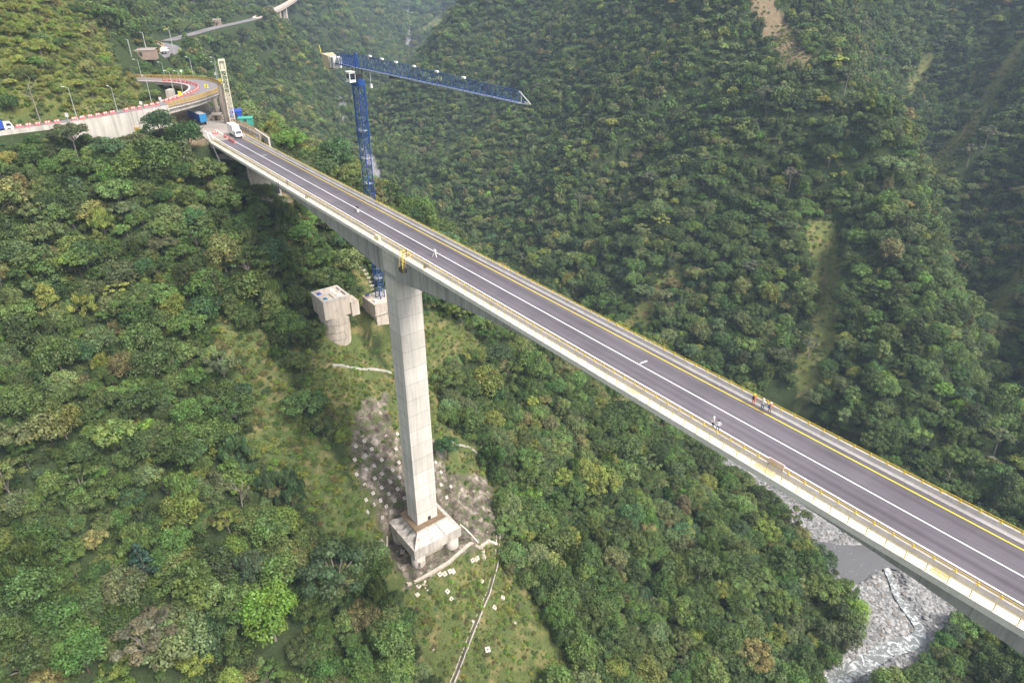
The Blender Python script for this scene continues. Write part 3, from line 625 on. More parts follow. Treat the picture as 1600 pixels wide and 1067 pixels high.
# hidden by the deck
def behind_deck(x, y, z):
    t = z * 0 + (CAMZ) / np.maximum(CAMZ - z, 1e-3); t = np.minimum(t, 1); s, w = tosw(x * t, y * t); return (w > 60.5) & (w < 74.5) & (z < 0) & (s < 30) & (s > -240)
SPEC = [  # photo outline centre, height, kind, tint, label, crown width scale
 (432, 1000, 1.75, 0, (.135, .225, .030), 'large bright lime green tree standing out from the dark forest at the bottom', 1.0),
 (243, 1045, 1.55, 6, (.125, .115, .070), 'brownish half-bare tree with thin pale twigs beside a yellow-green bush', 1.15),
 (140, 1050, 1.25, 1, (.075, .145, .030), 'rounded fresh green tree left of the brownish half-bare tree', 1.0),
 (230, 905, 1.10, 10, (.030, .070, .050), 'dark bluish conifer with tiered branches inside the left forest', 1.0),
 (1092, 905, 1.35, 2, (.085, .120, .035), 'large pale yellow-green round tree on the spur left of the river', 1.0),
 (395, 915, 1.15, 7, (.085, .115, .065), 'pale grey-green feathery tree above the bright lime green tree', 1.0),
 (258, 228, 1.25, 1, (.040, .075, .024), 'tall dark bushy tree in front of the beige retaining wall', 1.0),
 (300, 250, 1.30, 0, (.044, .085, .024), 'dark round tree just left of the end of the bridge', 1.0),
 (120, 245, 1.15, 4, (.075, .090, .035), 'olive tree below the road near the red and white barriers', 1.0),
 (1552, 712, 1.25, 6, (.125, .150, .070), 'pale open tree with a forked white trunk above the waterfall', 1.0),
 (1553, 45, 1.10, 2, (.190, .220, .035), 'small yellow tree high on the right slope', 1.0),
 (1283, 178, 1.05, 3, (.220, .200, .030), 'tree with yellow crown on the ridge of the right slope', .8),
 (1318, 148, 1.6, 6, (.075, .095, .045), 'tall open tree with pale curved trunk on the right ridge', 1.0),
 (1232, 300, 1.35, 6, (.120, .105, .075), 'grey half-bare tree in the middle of the right slope', 1.0),
 (1100, 345, 1.15, 0, (.110, .135, .050), 'pale yellow-green tree above the grassy scar on the right slope', 1.0),
 (700, 720, 0.9, 3, (.04, .09, .03), 'small dark tree right of the rocky cut beside the pier', 1.0),
]
for u, v, sc in [(1345, 60, 1.3), (1372, 118, 1.5), (1510, 262, 1.5), (1536, 235, 1.6), (1190, 170, 1.3), (1015, 300, 1.3), (1262, 560, 1.1), (1170, 440, 1.2), (905, 330, 1.2), (860, 60, 1.4)]:
    SPEC.append((u, v, sc, 6, (.115, .125, .080), 'pale grey-green open tree with visible light trunk on the right slopes', 1.0))
specpos = []
for u, v, sc, ki, tint, lab, wx in SPEC:
    p = at(u, v); specpos.append((p, sc, ki, tint, lab, wx))
keep = np.ones(n, bool)
for p, sc, *_r in specpos: keep &= ~((np.hypot(T['x'] - p[0], T['y'] - p[1]) < 3.3 * sc) & (T['s'] > .35))
# keep crowns off the deck, pier and crane
s_, w_ = tosw(T['x'], T['y']); top = T['z'] + 9 * T['sz']
keep &= ~((w_ > 57.5) & (w_ < 77) & (top > -5) & (s_ > -262)); keep &= ~((np.hypot(s_ + 175, w_ - 82) < 6) & (T['s'] > .3))
zt_ = T['z'] + 9.6 * T['sz']; ut_, vt_, _q = proj(T['x'], T['y'], zt_); rv_ = 208 - np.clip(ut_, -300, 300) * .16
lim = rv_ + np.where((ut_ > 138) & (ut_ < 226), 27, 1); verge = (s_ > -256) & (s_ < -200) & (ut_ > -60) & (ut_ < 236) & (w_ < 62)
keep &= ~(verge & (vt_ < lim)); keep &= ~((s_ > -262) & (s_ < -200) & (w_ < 60) & (ut_ >= 236) & (ut_ < 330) & (vt_ < 178))
for RP_ in (ROAD2, ROAD3):      # cleared verge on the valley side of the far roads
    for q in smooth_line(RP_, 5):
        ur, vr, dr0 = proj(q[0], q[1], q[2] + .5); hw_ = 3.6 * T['s'] / _q * FPX
        keep &= ~((np.abs(ut_ - ur) < hw_ + 3) & (vt_ < vr + 2) & (proj(T['x'], T['y'], T['z'])[1] > vr - 2) & (_q < dr0) & (np.hypot(T['x'] - q[0], T['y'] - q[1]) < 45))
isT = keep & inf & ~behind_deck(T['x'], T['y'], top) & (T['far'] == 0) & (T['s'] > .3) & (T['vi'] < 8) & visible(T['x'], T['y'], T['z'] + 8 * T['sz'], 1.0)
cand = idx[isT]; cand = cand[np.argsort(-size[cand])][:284]
indiv = np.zeros(n, bool); indiv[cand] = True
def tree_obj(x, y, z, sx, sz, rot, proto, tint, lab, cat, grp, name='tree'):
    cm, tm, kd = proto; e = empty(name, (x, y, z), rot, lab, cat, grp); e.scale = (sx, sx, sz)
    for nm, me in (('crown', cm), ('trunk', tm)):
        o = bpy.data.objects.new(nm, me); COL.objects.link(o); o.parent = e
        if nm == 'crown': o['tint'] = [float(c) for c in tint[:3]] + [1.0]
    return e
LOOK = {'round': 'round-crowned', 'wide': 'broad flat-crowned', 'tall': 'tall narrow', 'open': 'open-crowned pale-limbed', 'plume': 'drooping feathery'}
def tone(t):
    lum = t[0] * .3 + t[1] * .6 + t[2] * .1
    if t[0] > t[1] * .92: return 'brownish'
    if lum > .085: return 'light green'
    return 'dark green' if lum < .05 else 'mid green'
for i in cand:
    s0, w0 = tosw(T['x'][i], T['y'][i]); u0 = U_[i]; v0 = V_[i]
    if v0 < 330 and u0 < 520 : place = 'on the upper left slope below the road'; g = 'trees on the upper left slope'
    elif w0 < 60 and u0 < 620: place = 'in the forest left of the tall pier'; g = 'trees left of the pier'
    elif T['x'][i] > 118 and T['y'][i] < 190: place = 'on the bank at the bottom right'; g = 'trees on the bottom right bank'
    elif w0 > 60 and u0 > 620 and (T['z'][i] < -40) and T['x'][i] < 118 and T['y'][i] < 262: place = 'on the spur between pier and river'; g = 'trees on the spur between pier and river'
    else: place = 'across the gorge behind the deck'; g = 'trees across the gorge'
    kd = KINDS[T['vi'][i]]
    tree_obj(T['x'][i], T['y'][i], T['z'][i], T['s'][i], T['sz'][i], random.random() * 6.28, PROTO[T['vi'][i]], T['tint'][i], f"{tone(T['tint'][i])} {LOOK[kd]} tree {place}", 'tree', g)
for p, sc, ki, tint, lab, wx in specpos:
    tree_obj(p[0], p[1], p[2] - .4, sc * wx, sc, random.random() * 6, PROTO[ki], tint, lab, 'tree', 'pale open trees on the right slopes' if 'visible light trunk' in lab else None)
# everything else: one forest and one undergrowth object
PCOL = {}
def gn_scatter(name, sel, protos, label):
    m = int(sel.sum()); me = bpy.data.meshes.new(name); me.vertices.add(m)
    me.vertices.foreach_set('co', np.stack([T['x'][sel], T['y'][sel], T['z'][sel]], 1).astype(np.float32).ravel())
    def A(nm, ty, key, val): a = me.attributes.new(nm, ty, 'POINT'); a.data.foreach_set(key, val)
    A('sc', 'FLOAT_VECTOR', 'vector', np.stack([T['s'][sel], T['s'][sel] * (.88 + .24 * r.random(m)), T['sz'][sel]], 1).astype(np.float32).ravel())
    A('rt', 'FLOAT_VECTOR', 'vector', np.stack([r.normal(size=m) * .07, r.normal(size=m) * .07, r.random(m) * 6.28], 1).astype(np.float32).ravel())
    A('vi', 'INT', 'value', T['vi'][sel].astype(np.int32)); A('tint', 'FLOAT_COLOR', 'color', T['tint'][sel].astype(np.float32).ravel())
    o = bpy.data.objects.new(name, me); COL.objects.link(o)
    ng = bpy.data.node_groups.new(name, 'GeometryNodeTree'); ng.interface.new_socket('Geometry', in_out='INPUT', socket_type='NodeSocketGeometry'); ng.interface.new_socket('Geometry', in_out='OUTPUT', socket_type='NodeSocketGeometry')
    I = ng.nodes.new('NodeGroupInput'); O = ng.nodes.new('NodeGroupOutput'); ip = ng.nodes.new('GeometryNodeInstanceOnPoints'); ip.inputs['Pick Instance'].default_value = True
    jn = ng.nodes.new('GeometryNodeJoinGeometry')
    for cm, tm, kd in reversed(protos):
        # the variants come from meshes carried by modifier-free objects that stay out of the scene
        j = ng.nodes.new('GeometryNodeJoinGeometry')
        for mm in (tm, cm):
            ky = mm.name
            if ky not in PCOL: PCOL[ky] = bpy.data.objects.new('source_' + ky, mm)
            oi = ng.nodes.new('GeometryNodeObjectInfo'); oi.inputs['Object'].default_value = PCOL[ky]; oi.transform_space = 'ORIGINAL'; ng.links.new(oi.outputs['Geometry'], j.inputs[0])
        gi = ng.nodes.new('GeometryNodeGeometryToInstance'); ng.links.new(j.outputs[0], gi.inputs[0]); ng.links.new(gi.outputs[0], jn.inputs[0])
    def na(nm, dt): a = ng.nodes.new('GeometryNodeInputNamedAttribute'); a.data_type = dt; a.inputs['Name'].default_value = nm; return a.outputs['Attribute']
    er = ng.nodes.new('FunctionNodeEulerToRotation'); ng.links.new(na('rt', 'FLOAT_VECTOR'), er.inputs[0])
    ng.links.new(I.outputs[0], ip.inputs['Points']); ng.links.new(jn.outputs[0], ip.inputs['Instance']); ng.links.new(na('vi', 'INT'), ip.inputs['Instance Index'])
    ng.links.new(er.outputs[0], ip.inputs['Rotation']); ng.links.new(na('sc', 'FLOAT_VECTOR'), ip.inputs['Scale']); ng.links.new(ip.outputs[0], O.inputs[0])
    md = o.modifiers.new(name, 'NODES'); md.node_group = ng
    return tag(o, label, 'vegetation', None, 'stuff')
rest = keep & ~indiv; ii_ = np.arange(n)
gn_scatter('forest', rest & (T['far'] == 0) & (ii_ < NSH0), PROTO, 'dense green forest covering the near slopes of the valley')
gn_scatter('far_forest', rest & (T['far'] == 1) & (ii_ < NSH0), FARP, 'hazy forest covering the distant valley sides')
gn_scatter('undergrowth', rest & (T['far'] == 0) & (ii_ >= NSH0), PROTO, 'low bushes and weeds in the open patches below the bridge')
gn_scatter('hillside_scrub', rest & (T['far'] == 1) & (ii_ >= NSH0), FARP, 'pale scrub in the grassy scars of the right slope')
print('TREES', n, len(cand), NTREE)
# ------------------------------------------------------------------ the bridge (local x runs along the deck, y across it)
OX, OW, OZ = -129.0, 67.8, -84.0
bridge = empty('bridge', sw3(OX, OW, OZ), BR, 'tall grey concrete box girder bridge with dark deck crossing the gorge', 'bridge')
BO = (OX, OW, OZ)
S0, S1 = -243.0, 62.0
SOF = [(-243, 4.0), (-212, 4.1), (-192, 4.7), (-174, 5.5), (-158, 6.9), (-144, 8.3), (-132, 10.0), (-126, 10.0), (-114.6, 8.2), (-100, 6.2), (-84, 4.6), (-75, 4.0), (-67, 3.6), (-54, 3.1), (-42, 3.4), (-32, 3.8), (-16, 4.7), (-5, 5.7), (5, 6.9), (18, 9.6), (22, 10), (30, 10), (45, 7.5), (62, 5.6)]
def sof(s): return float(np.interp(s, [a for a, b in SOF], [b for a, b in SOF]))
SS = list(np.arange(S0, S1 + .1, 3.0))
WL, WR = 64.65, 70.95
def sweep(m, prof, ss=SS, mi=0):
    """prof(s) -> closed ring of (w, z)"""
    m.loft([[(s, w, z) for w, z in prof(s)] for s in ss], mi); return m
m = MB(); sweep(m, lambda s: [(60.75, -.02), (60.75, -.50), (63.4, -.62), (WL - .02, -.95), (WR + .02, -.95), (72.4, -.62), (74.1, -.50), (74.1, -.02)])
m.build('deck_slab', M['parapet'], bridge, off=BO)
m = MB(); sweep(m, lambda s: [(WL, -.9), (WL, -sof(s)), (WR, -sof(s)), (WR, -.9)]); m.build('box_girder', M['girder'], bridge, off=BO)
m = MB(); sweep(m, lambda s: [(60.70, -.55), (60.70, .22), (60.98, .22), (60.98, .14), (62.12, .14), (62.12, -.03), (60.76, -.03), (60.76, -.55)]); m.build('walkway', M['slab'], bridge, off=BO)
m = MB(); sweep(m, lambda s: [(62.14, -.03), (62.14, .84), (62.36, .84), (62.46, .3), (62.66, .08), (62.66, -.03)])
m.build('barrier', M['parapet'], bridge, off=BO)
m = MB(); sweep(m, lambda s: [(72.45, -.03), (72.45, .10), (72.72, .34), (72.84, .86), (73.08, .86), (73.12, -.03)]); m.build('barrier', M['parapet'], bridge, off=BO)
m = MB(); sweep(m, lambda s: [(73.14, -.03), (73.14, .12), (74.12, .12), (74.12, -.3), (74.105, -.3), (74.105, -.03)]); m.build('verge', M['slab'], bridge, off=BO)
m = MB(); sweep(m, lambda s: [(62.68, -.015), (62.68, .006), (72.43, .006), (72.43, -.015)], [S0 - 2, -200, -150, -100, -50, 0, S1]); m.build('road_surface', M['asph'], bridge, off=BO)
def line(name, w, wd, mat, a=S0, b=S1, z=.012):
    m = MB(); m.add([(a, w - wd / 2, z), (b, w - wd / 2, z), (b, w + wd / 2, z), (a, w + wd / 2, z)], [(0, 1, 2, 3)]); return m.build(name, mat, bridge, off=BO)
line('edge_line', 64.1, .20, M['line']); line('centre_line', 67.85, .17, M['line']); line('edge_line', 71.72, .19, M['yline'])
m = MB()
for s in (-57.5, -215.0): m.add([(s, 68.2, .013), (s + .25, 68.2, .013), (s + .35, 69.6, .013), (s + .1, 69.6, .013)], [(0, 1, 2, 3)])
m.build('chalk_mark', M['line'], bridge, off=BO)
# rails
def post_mesh(h, thin, base_z):
    m = MB(); m.box(-.045, .045, -.045, .045, 0, h, 0) if not thin else m.box(-.035, .035, -.035, .035, 0, h, 0)
    m.box(-.14, .14, -.10, .10, -.01, .05, 1) if not thin else m.box(-.16, .16, -.14, .12, -.38, -.01, 1)
    me = bpy.data.meshes.new('post'); me.from_pydata(m.v, [], m.f); me.materials.append(M['yellow']); me.materials.append(M['brown'] if thin else M['yellow']); me.polygons.foreach_set('material_index', m.m); return me
def rail(name, w, z0, zs, r, h, thin, label=None):
    m = MB()
    for z in zs:
        for a, b in zip(SS[::4], SS[4::4] + [S1]): m.bar((a, w, z), (b, w, z), r if z == zs[-1] or not thin else r * .45, 6)
    o = m.build(name, M['yellow'], bridge, off=BO); pm = post_mesh(h, thin, z0)
    if label: o['label'] = label
    k = 0; far = MB(); s = 1.0
    while s > S0 + 1:
        if k < 100:
            p = bpy.data.objects.new('post', pm); COL.objects.link(p); p.parent = o; p.location = (s - OX, w - OW, z0 - OZ)
        else: far.box(s - .045, s + .045, w - .045, w + .045, z0, z0 + h)
        k += 1; s -= 2.0
    for j in range(int((S1 - 4) / 2)): far.box(3 + 2 * j - .04, 3 + 2 * j + .04, w - .04, w + .04, z0, z0 + h)
    f = far.build('far_posts', M['yellow'], o, off=BO); f['kind'] = 'stuff'; return o
rail('outer_railing', 60.86, .22, [.55, .85, 1.22], .02, 1.0, True)
rail('barrier_rail', 62.25, .84, [1.02, 1.2], .026, .38, False)
rail('barrier_rail', 72.95, .86, [1.04, 1.24], .032, .40, False)
# pier
def pier(s, zb):
    m = MB(); r0 = []
    for z, g in ((zb, 0), (-40, 0), (-12.0, 0), (-9.0, 0)): r0.append([(s - 2.7 - g, WL + .012, z), (s + 2.7 + g, WL + .012, z), (s + 2.7 + g, WR - .012, z), (s - 2.7 - g, WR - .012, z)])
    m.loft(r0); o = m.build('pier', M['pier'], bridge, off=BO)
    d = MB(); d.box(s + 2.705, s + 2.73, 67.9, 68.8, zb + .5, zb + 2.3); d.build('pier_door', M['dark'], o, off=BO)
    c = MB(); c.box(s - 2.75, s + 2.75, WL - .035, WL + .005, -8.9, -.98); c.build('pier_head', M['pier'], o, off=BO); return o
pier(-129.0, -84.0); pier(26.0, -112.0)
# footing with brown walkway, sloping wings and round stub columns
def footing(s, z0, visible=True):
    F = MB(); zt = z0 - 3.3
    F.box(s - 7.6, s + 7.6, 60.4, 75.4, zt - 3.2, zt)
    ft = F.build('footing', M['pale'], bridge, off=BO)
    P = MB(); P.loft([[(s - 4.4, 63.2, z0 - 3.6), (s + 4.4, 63.2, z0 - 3.6), (s + 4.4, 72.4, z0 - 3.6), (s - 4.4, 72.4, z0 - 3.6)], [(s - 4.2, 63.4, z0), (s + 4.2, 63.4, z0), (s + 4.2, 72.2, z0), (s - 4.2, 72.2, z0)]]); P.build('plinth', M['old'], ft, off=BO)
    B = MB(); e = .35
    for a, b, c, d in ((s - 4.5, s + 4.5, 63.0, 64.5), (s - 4.5, s + 4.5, 71.1, 72.6), (s - 4.5, s - 2.8, 64.5, 71.1), (s + 2.8, s + 4.5, 64.5, 71.1)): B.box(a, b, c, d, z0 + .02, z0 + .12)
    B.box(s - 4.5, s + 4.5, 62.95, 63.05, z0 + .02, z0 + .32); B.box(s + 4.45, s + 4.55, 62.95, 72.6, z0 + .02, z0 + .32)
    B.build('access_walkway', M['brown'], ft, off=BO)
    Wg = MB()   # sloping wings between plinth and slab edge
    def wedge(p, q, r, t, zh, zl):
        Wg.add([(*p, zh), (*q, zh), (*r, zl), (*t, zl), (*p, zt + .002), (*q, zt + .002)], [(0, 3, 2, 1), (0, 1, 5, 4), (0, 4, 3), (1, 2, 5)])
    wedge((s + 4.3, 63.4), (s + 4.3, 66.4), (s + 7.5, 65.9), (s + 7.5, 60.5), z0 - .9, zt + .05)
    wedge((s + 4.3, 66.5), (s + 4.3, 69.3), (s + 7.5, 70.2), (s + 7.5, 66.0), z0 - .9, zt + .05)
    wedge((s + 4.3, 69.5), (s + 4.3, 72.2), (s + 7.5, 75.3), (s + 7.5, 70.4), z0 - .9, zt + .05)
    for a, b, c, d in ((-7.4, -5.0, -4.0, -3.2), (-3.2, -1.8, -2.2, -1.0), (-.6, 1.0, -.4, 1.4), (2.2, 3.4, 2.2, 4.2)):
        wedge((s + d, 63.4), (s + c, 63.4), (s + a, 60.5), (s + b, 60.5), z0 - 1.4, zt + .05)
    Wg.build('sloping_wing', M['pale'], ft, off=BO)
    for cx, cy, rr, zb in ((s + 5.6, 62.4, 1.95, -98), (s + 5.6, 73.3, 1.95, -98), (s - 5.4, 62.4, 1.95, -96), (s - 5.4, 73.3, 1.95, -96)):
        c_ = MB(); c_.cyl(cx, cy, z0 + zb + 84, zt - 3.1, rr, 28); cc = c_.build('stub_column', M['pale'], ft, True, off=BO)
    w = MB(); w.box(s - 5.4, s + 4.9, 64.4, 71.4, z0 - 14, zt - 3.1); w.build('core_wall', M['old'], ft, off=BO)
    h = MB(); h.box(s + 4.91, s + 4.95, 67.3, 68.6, z0 - 8.6, z0 - 7.2); h.build('drain_opening', M['dark'], ft, off=BO)
    h = MB(); h.loft([[(s + 7.55 + .02 * k_, 72.9 + .55 * math.cos(a_) * q_, z0 - 9.6 + .62 * math.sin(a_) * q_) for a_ in np.linspace(.7, 5.6, 12)] for k_, q_ in ((0, 1), (1, 1))], caps=False)
    h.build('painted_mark', M['grey'], ft, off=BO)
    a = MB(); a.box(s + 7.6, s + 8.0, 61.6, 63.0, z0 - 9.6, z0 - 8.1); a.build('anchor_head', M['old'], ft, off=BO)
footing(-129.0, -83.0)
# abutment and side pier under the approach
ab = MB(); ab.box(-246, -240.5, 61.6, 73.6, -14, -4.02); ab.box(-246, -243.1, 61, 74, -4.0, -.1); ab.build('abutment', M['old'], bridge, off=BO)
ab = MB(); ab.box(-221, -219.6, 64.6, 71, -20, -4.05); ab.build('side_pier', M['old'], bridge, off=BO)
m = MB()
for s in np.arange(-236, 10, 14.0): m.bar((s, 61.4, -.62), (s, 61.4, -.9), .09, 6)
m.build('drain_spout', M['dark'], bridge, off=BO)

# ------------------------------------------------------------------ slope works round the pier
def surf(x, y, e=.7):
    z = float(gz(x, y)); n = Vector((float(gz(x - e, y) - gz(x + e, y)), float(gz(x, y - e) - gz(x, y + e)), 2 * e)).normalized(); return z, n
AN = [(105,290),(145,265),(180,307),(102,357),(150,338),(226,356),(190,380),(154,402),(277,405),(227,418),(110,425),(194,443),(267,462),(310,440),(225,481),(300,495),(148,470),(186,511),(260,517),(220,540),(153,538),(287,553),(330,532),(247,570),(190,570),(160,594),(270,600),(230,628),(298,236),(248,252),(292,308),(305,368),(500,410),(545,478),(500,473),(526,526),(475,368)]
AN2 = [(324,782),(397,942),(495,887),(517,880),(541,869),(693,779),(645,818),(700,805),(688,917),(785,992),(548,1002),(530,968),(748,1040)]
AN3 = [(305,460),(818,297),(892,268),(555,285),(690,200),(740,138),(610,38),(380,425),(270,215)]
am = MB(); am.box(-.60, .60, -.60, .60, -.5, .30, 0, .06); am.box(-.13, .13, -.13, .13, .301, .36, 1, .03); am.bar((0, 0, .36), (0, 0, .52), .07, 6, 1)
ame = bpy.data.meshes.new('anchor_block'); ame.from_pydata(am.v, [], am.f); ame.materials.append(M['pale']); ame.materials.append(M['dark']); ame.polygons.foreach_set('material_index', am.m)
ame2 = ame.copy(); ame2.materials[0] = M['old']
def anchor(u, v, sc, lab, grp):
    x, y, _ = at(u, v); z, nn = surf(x, y, 1.5); o = bpy.data.objects.new('anchor_block', ame if 'rock cut' in lab or 'bright' in lab else ame2); COL.objects.link(o)
    o.location = (x, y, z + .12); q = nn.to_track_quat('Z', 'Y'); o.rotation_euler = q.to_euler(); o.scale = (sc,) * 3; tag(o, lab, 'anchor block', grp)
for a, b in AN: anchor(520 + a / 2.963, 600 + b / 2.963, .85, 'small square concrete anchor block on the dark rock cut around the pier', 'anchor blocks on the rock cut')
for a, b in AN2: anchor(520 + a / 2.963, 600 + b / 2.963, 1.1, 'pale square anchor block near the low wall below the footing', 'anchor blocks by the low wall')
for a, b in AN3[:6]: anchor(600 + a / 4, 900 + b / 4, .62, 'grey square anchor block scattered on the grassy slope below the wall', 'anchor blocks on the grass')
anchor(762, 1017, 1.25, 'bright white square anchor block right of the drainage channel on grass', None)
def along(px, step=1.0):
    P = [np.array(at(u, v)[:2]) for u, v in px]; out = []
    for a, b in zip(P[:-1], P[1:]):
        k = max(1, int(np.linalg.norm(b - a) / step)); out += [a + (b - a) * i / k for i in range(k)]
    out.append(P[-1]); return out
def ground_strip(name, px, wd, h, mat, label, cat, side=0, sink=.8, step=1.0, flat=None):
    pts = along(px, step); m = MB(); rings = []
    for i, p in enumerate(pts):
        t = pts[min(i + 1, len(pts) - 1)] - pts[max(i - 1, 0)]; t = t / np.linalg.norm(t); nr = np.array([-t[1], t[0]])
        a = p - nr * wd / 2; b = p + nr * wd / 2; z = max(float(gz(*a)), float(gz(*b))) if flat is None else flat
        rings.append([(*a, z - sink), (*b, z - sink), (*b, z + h), (*a, z + h)])
    m.loft(rings); o = m.build(name, mat)
    return tag(o, label, cat) if cat else o
ground_strip('low_wall', [(636,914),(700,881),(765,846)], .8, .5, M['old'], 'pale concrete path wall running diagonally below the pier footing', 'wall', sink=2.2)
ground_strip('low_wall', [(765,846),(778,853)], .8, .4, M['pale'], 'short end piece of the low wall turning towards the drainage channel', 'wall', sink=1.5)
ground_strip('stepped_kerb', [(719,822),(733,834),(747,849)], .5, .4, M['pale'], 'narrow stepped concrete kerb descending from the footing corner', 'kerb', sink=1.0)
ground_strip('low_wall', [(582,870),(592,857),(606,845)], .35, .35, M['wallc'], 'thin pale kerb on the grass left of the footing', 'kerb', sink=.6)
ch = empty('drainage_channel', at(779, 842), 0, 'long narrow concrete drainage channel running down the grassy slope', 'drainage channel'); co_ = ch.location
for off_, nm in ((-.5, 'channel_wall'), (.5, 'channel_wall')):
    pts = along([(779,838),(776,880),(762,930),(748,962),(737,990),(722,1030),(704,1075)], 1.0); rings = []
    for i, p in enumerate(pts):
        t = pts[min(i + 1, len(pts) - 1)] - pts[max(i - 1, 0)]; t = t / np.linalg.norm(t); nr = np.array([-t[1], t[0]]); q = p + nr * off_; z = float(gz(*p))
        rings.append([(*(q - nr * .11), z - .8), (*(q + nr * .11), z - .8), (*(q + nr * .11), z + .32), (*(q - nr * .11), z + .32)])
    MB().loft(rings).build(nm, M['pale'], ch, off=tuple(co_))
rings = []
for p in pts: z = float(gz(*p)); rings.append([(p[0] - .4, p[1], z - .4), (p[0] + .4, p[1], z - .4), (p[0] + .4, p[1], z + .1), (p[0] - .4, p[1], z + .1)])
MB().loft(rings).build('channel_bed', M['barkd'], ch, off=tuple(co_))
# small retaining slabs below the wall
for k_, (u, v, a, b) in enumerate([(666, 916, 2.6, 1.8), (560 + 92, 930, 1.2, 1.2), (708, 893, 1.4, 1.2), (745, 873, 1.4, 1.6)]):
    x, y, _ = at(u, v); z, nn = surf(x, y, 1.5); m = MB(); m.box(-a / 2, a / 2, -b / 2, b / 2, -.4, .14, 0, .03); o = m.build('retaining_slab', M['old']); o.location = (x, y, z + .1); o.rotation_euler = nn.to_track_quat('Z', 'X').to_euler()
    tag(o, ['largest flat concrete slab lying under the left end of the low wall', 'small concrete slab at the lower left corner of the low wall', 'flat concrete slab under the middle of the low wall', 'narrow concrete slab under the right end of the low wall'][k_], 'slab')
# paths on the slope
for px, lab, mt in [([(520,572),(560,578),(612,584)], 'thin pale footpath across the grass left of the pier', M['wallc']), ([(700,690),(735,700),(760,718)], 'faint path in the undergrowth right of the pier', M['wallc'])]:
    o = ground_strip('footpath', px, .7, .12, mt, None, None, sink=.5); tag(o, lab, None, None, 'structure')
# stairs down to the crane
st = empty('stairway', at(545, 402), 0, 'narrow pale stairway descending through bushes to the crane base', 'stairway'); so = st.location
pts = along([(528,385),(548,408),(568,425),(579,442),(583,456)], .95)
mt_ = MB()
for i, p in enumerate(pts):
    z = float(gz(*p)); t = pts[min(i + 1, len(pts) - 1)] - pts[max(i - 1, 0)]; t = t / np.linalg.norm(t); nr = np.array([-t[1], t[0]])
    a = p - nr * .75; b = p + nr * .75; c = b + t * .55; d = a + t * .55; mt_.loft([[(*a, z + .3), (*b, z + .3), (*c, z + .3), (*d, z + .3)], [(*a, z + .5), (*b, z + .5), (*c, z + .5), (*d, z + .5)]])
mt_.build('step', M['wallc'], st, off=tuple(so))
m = MB(); mp = [(*p, float(gz(*p)) + .1) for p in pts]
for a, b in zip(mp[:-1], mp[1:]): m.bar(a, b, .16)
m.build('stringer', M['wood'], st, off=tuple(so))
for px, lab in [([(327,226),(350,274)], 'long white pipe lying down the slope under the bridge end'), ([(331,223),(340,238)], 'short white pipe beside the long one under the bridge end')]:
    a, b = at(*px[0]), at(*px[1]); m = MB(); m.bar((a[0], a[1], a[2] + 3.5), (b[0], b[1], b[2] + 2.8), .16, 8); tag(m.build('pipe', M['pipe']), lab, 'pipe')
# bare cut with walls under the approach
o = ground_strip('footpath', [(430,300),(452,322),(470,350),(486,372)], 1.6, .1, M['dirtroad'], None, None, sink=.6); tag(o, 'pale earth path descending beneath the approach span', None, None, 'structure')
m = MB(); x, y, z = at(428, 300); m.box(-2.4, 2.4, -.4, .4, -2, 2.6); m.box(-2.9, -2.4, -.6, 2.6, -2, 2.9); o = m.build('retaining_wall', M['wallc']); o.location = (x, y, z); o.rotation_euler = (0, 0, BR + 1.2); tag(o, 'small concrete retaining wall on bare earth under the approach span', 'wall')

# ------------------------------------------------------------------ old caisson and crane base
cs = empty('old_foundation', sw3(-177.4, 69.0, -50), BR, 'weathered square concrete block on a round caisson left of the crane', 'foundation'); CO = (-177.4, 69.0, -50.0)
m = MB(); m.box(-181.6, -173.2, 64.9, 73.1, -39.2, -33.6); m.box(-177.5, -172.7, 73.12, 75.6, -40.0, -35.4); m.build('block', M['old'], cs, off=CO)
m = MB(); m.box(-181.7, -173.1, 64.8, 65.5, -33.59, -33.05); m.box(-181.7, -173.1, 72.5, 73.2, -33.59, -33.05); m.box(-181.7, -181.0, 65.52, 72.48, -33.59, -33.05); m.box(-173.8, -173.1, 65.52, 72.48, -33.59, -33.05); m.box(-178.2, -177.6, 65.52, 72.48, -33.59, -33.2); m.box(-177.58, -173.82, 68.8, 69.3, -33.59, -33.2); m.build('rim', M['pale'], cs, off=CO)
for a, b, c, d, cl in ((-180.4, -179.3, 66.0, 67.2, 'tarp'), (-176.2, -175.0, 66.2, 67.2, 'blue2'), (-176.8, -175.2, 70.2, 71.6, 'white'), (-180.4, -179.4, 70.0, 71.4, 'white')):
    m = MB(); m.box(a, b, c, d, -33.585, -33.28, 0, .1); m.build('cover_sheet', M[cl], cs, off=CO)
for i in range(5):
    m = MB(); z = -39.3 - i * 2.5; rr = 4.5 - .09 * i; m.cyl(-177.2, 69.2, z - 2.35, z, rr, 40); m.cyl(-177.2, 69.2, z - 2.52, z - 2.34, rr - .4, 40); m.build('caisson_ring', M['old'], cs, False, off=CO)
cb = empty('crane_base', sw3(-175.5, 84, -43), BR, 'concrete crane foundation block standing behind the tall pier', 'foundation'); CB = (-175.5, 84.0, -43.0)
m = MB(); m.box(-179.9, -171.4, 80.0, 88.2, -41.3, -38.0); m.box(-179.7, -171.6, 80.25, 88.0, -44, -41.32); m.box(-180.0, -171.2, 79.8, 88.4, -41.55, -41.31); m.box(-179.6, -171.7, 80.4, 88.0, -49, -44.02); m.build('block', M['old'], cb, off=CB)
m = MB(); m.box(-179.6, -176.9, 80.3, 81.8, -37.99, -37.9); m.build('earth_patch', M['brick'], cb, off=CB)
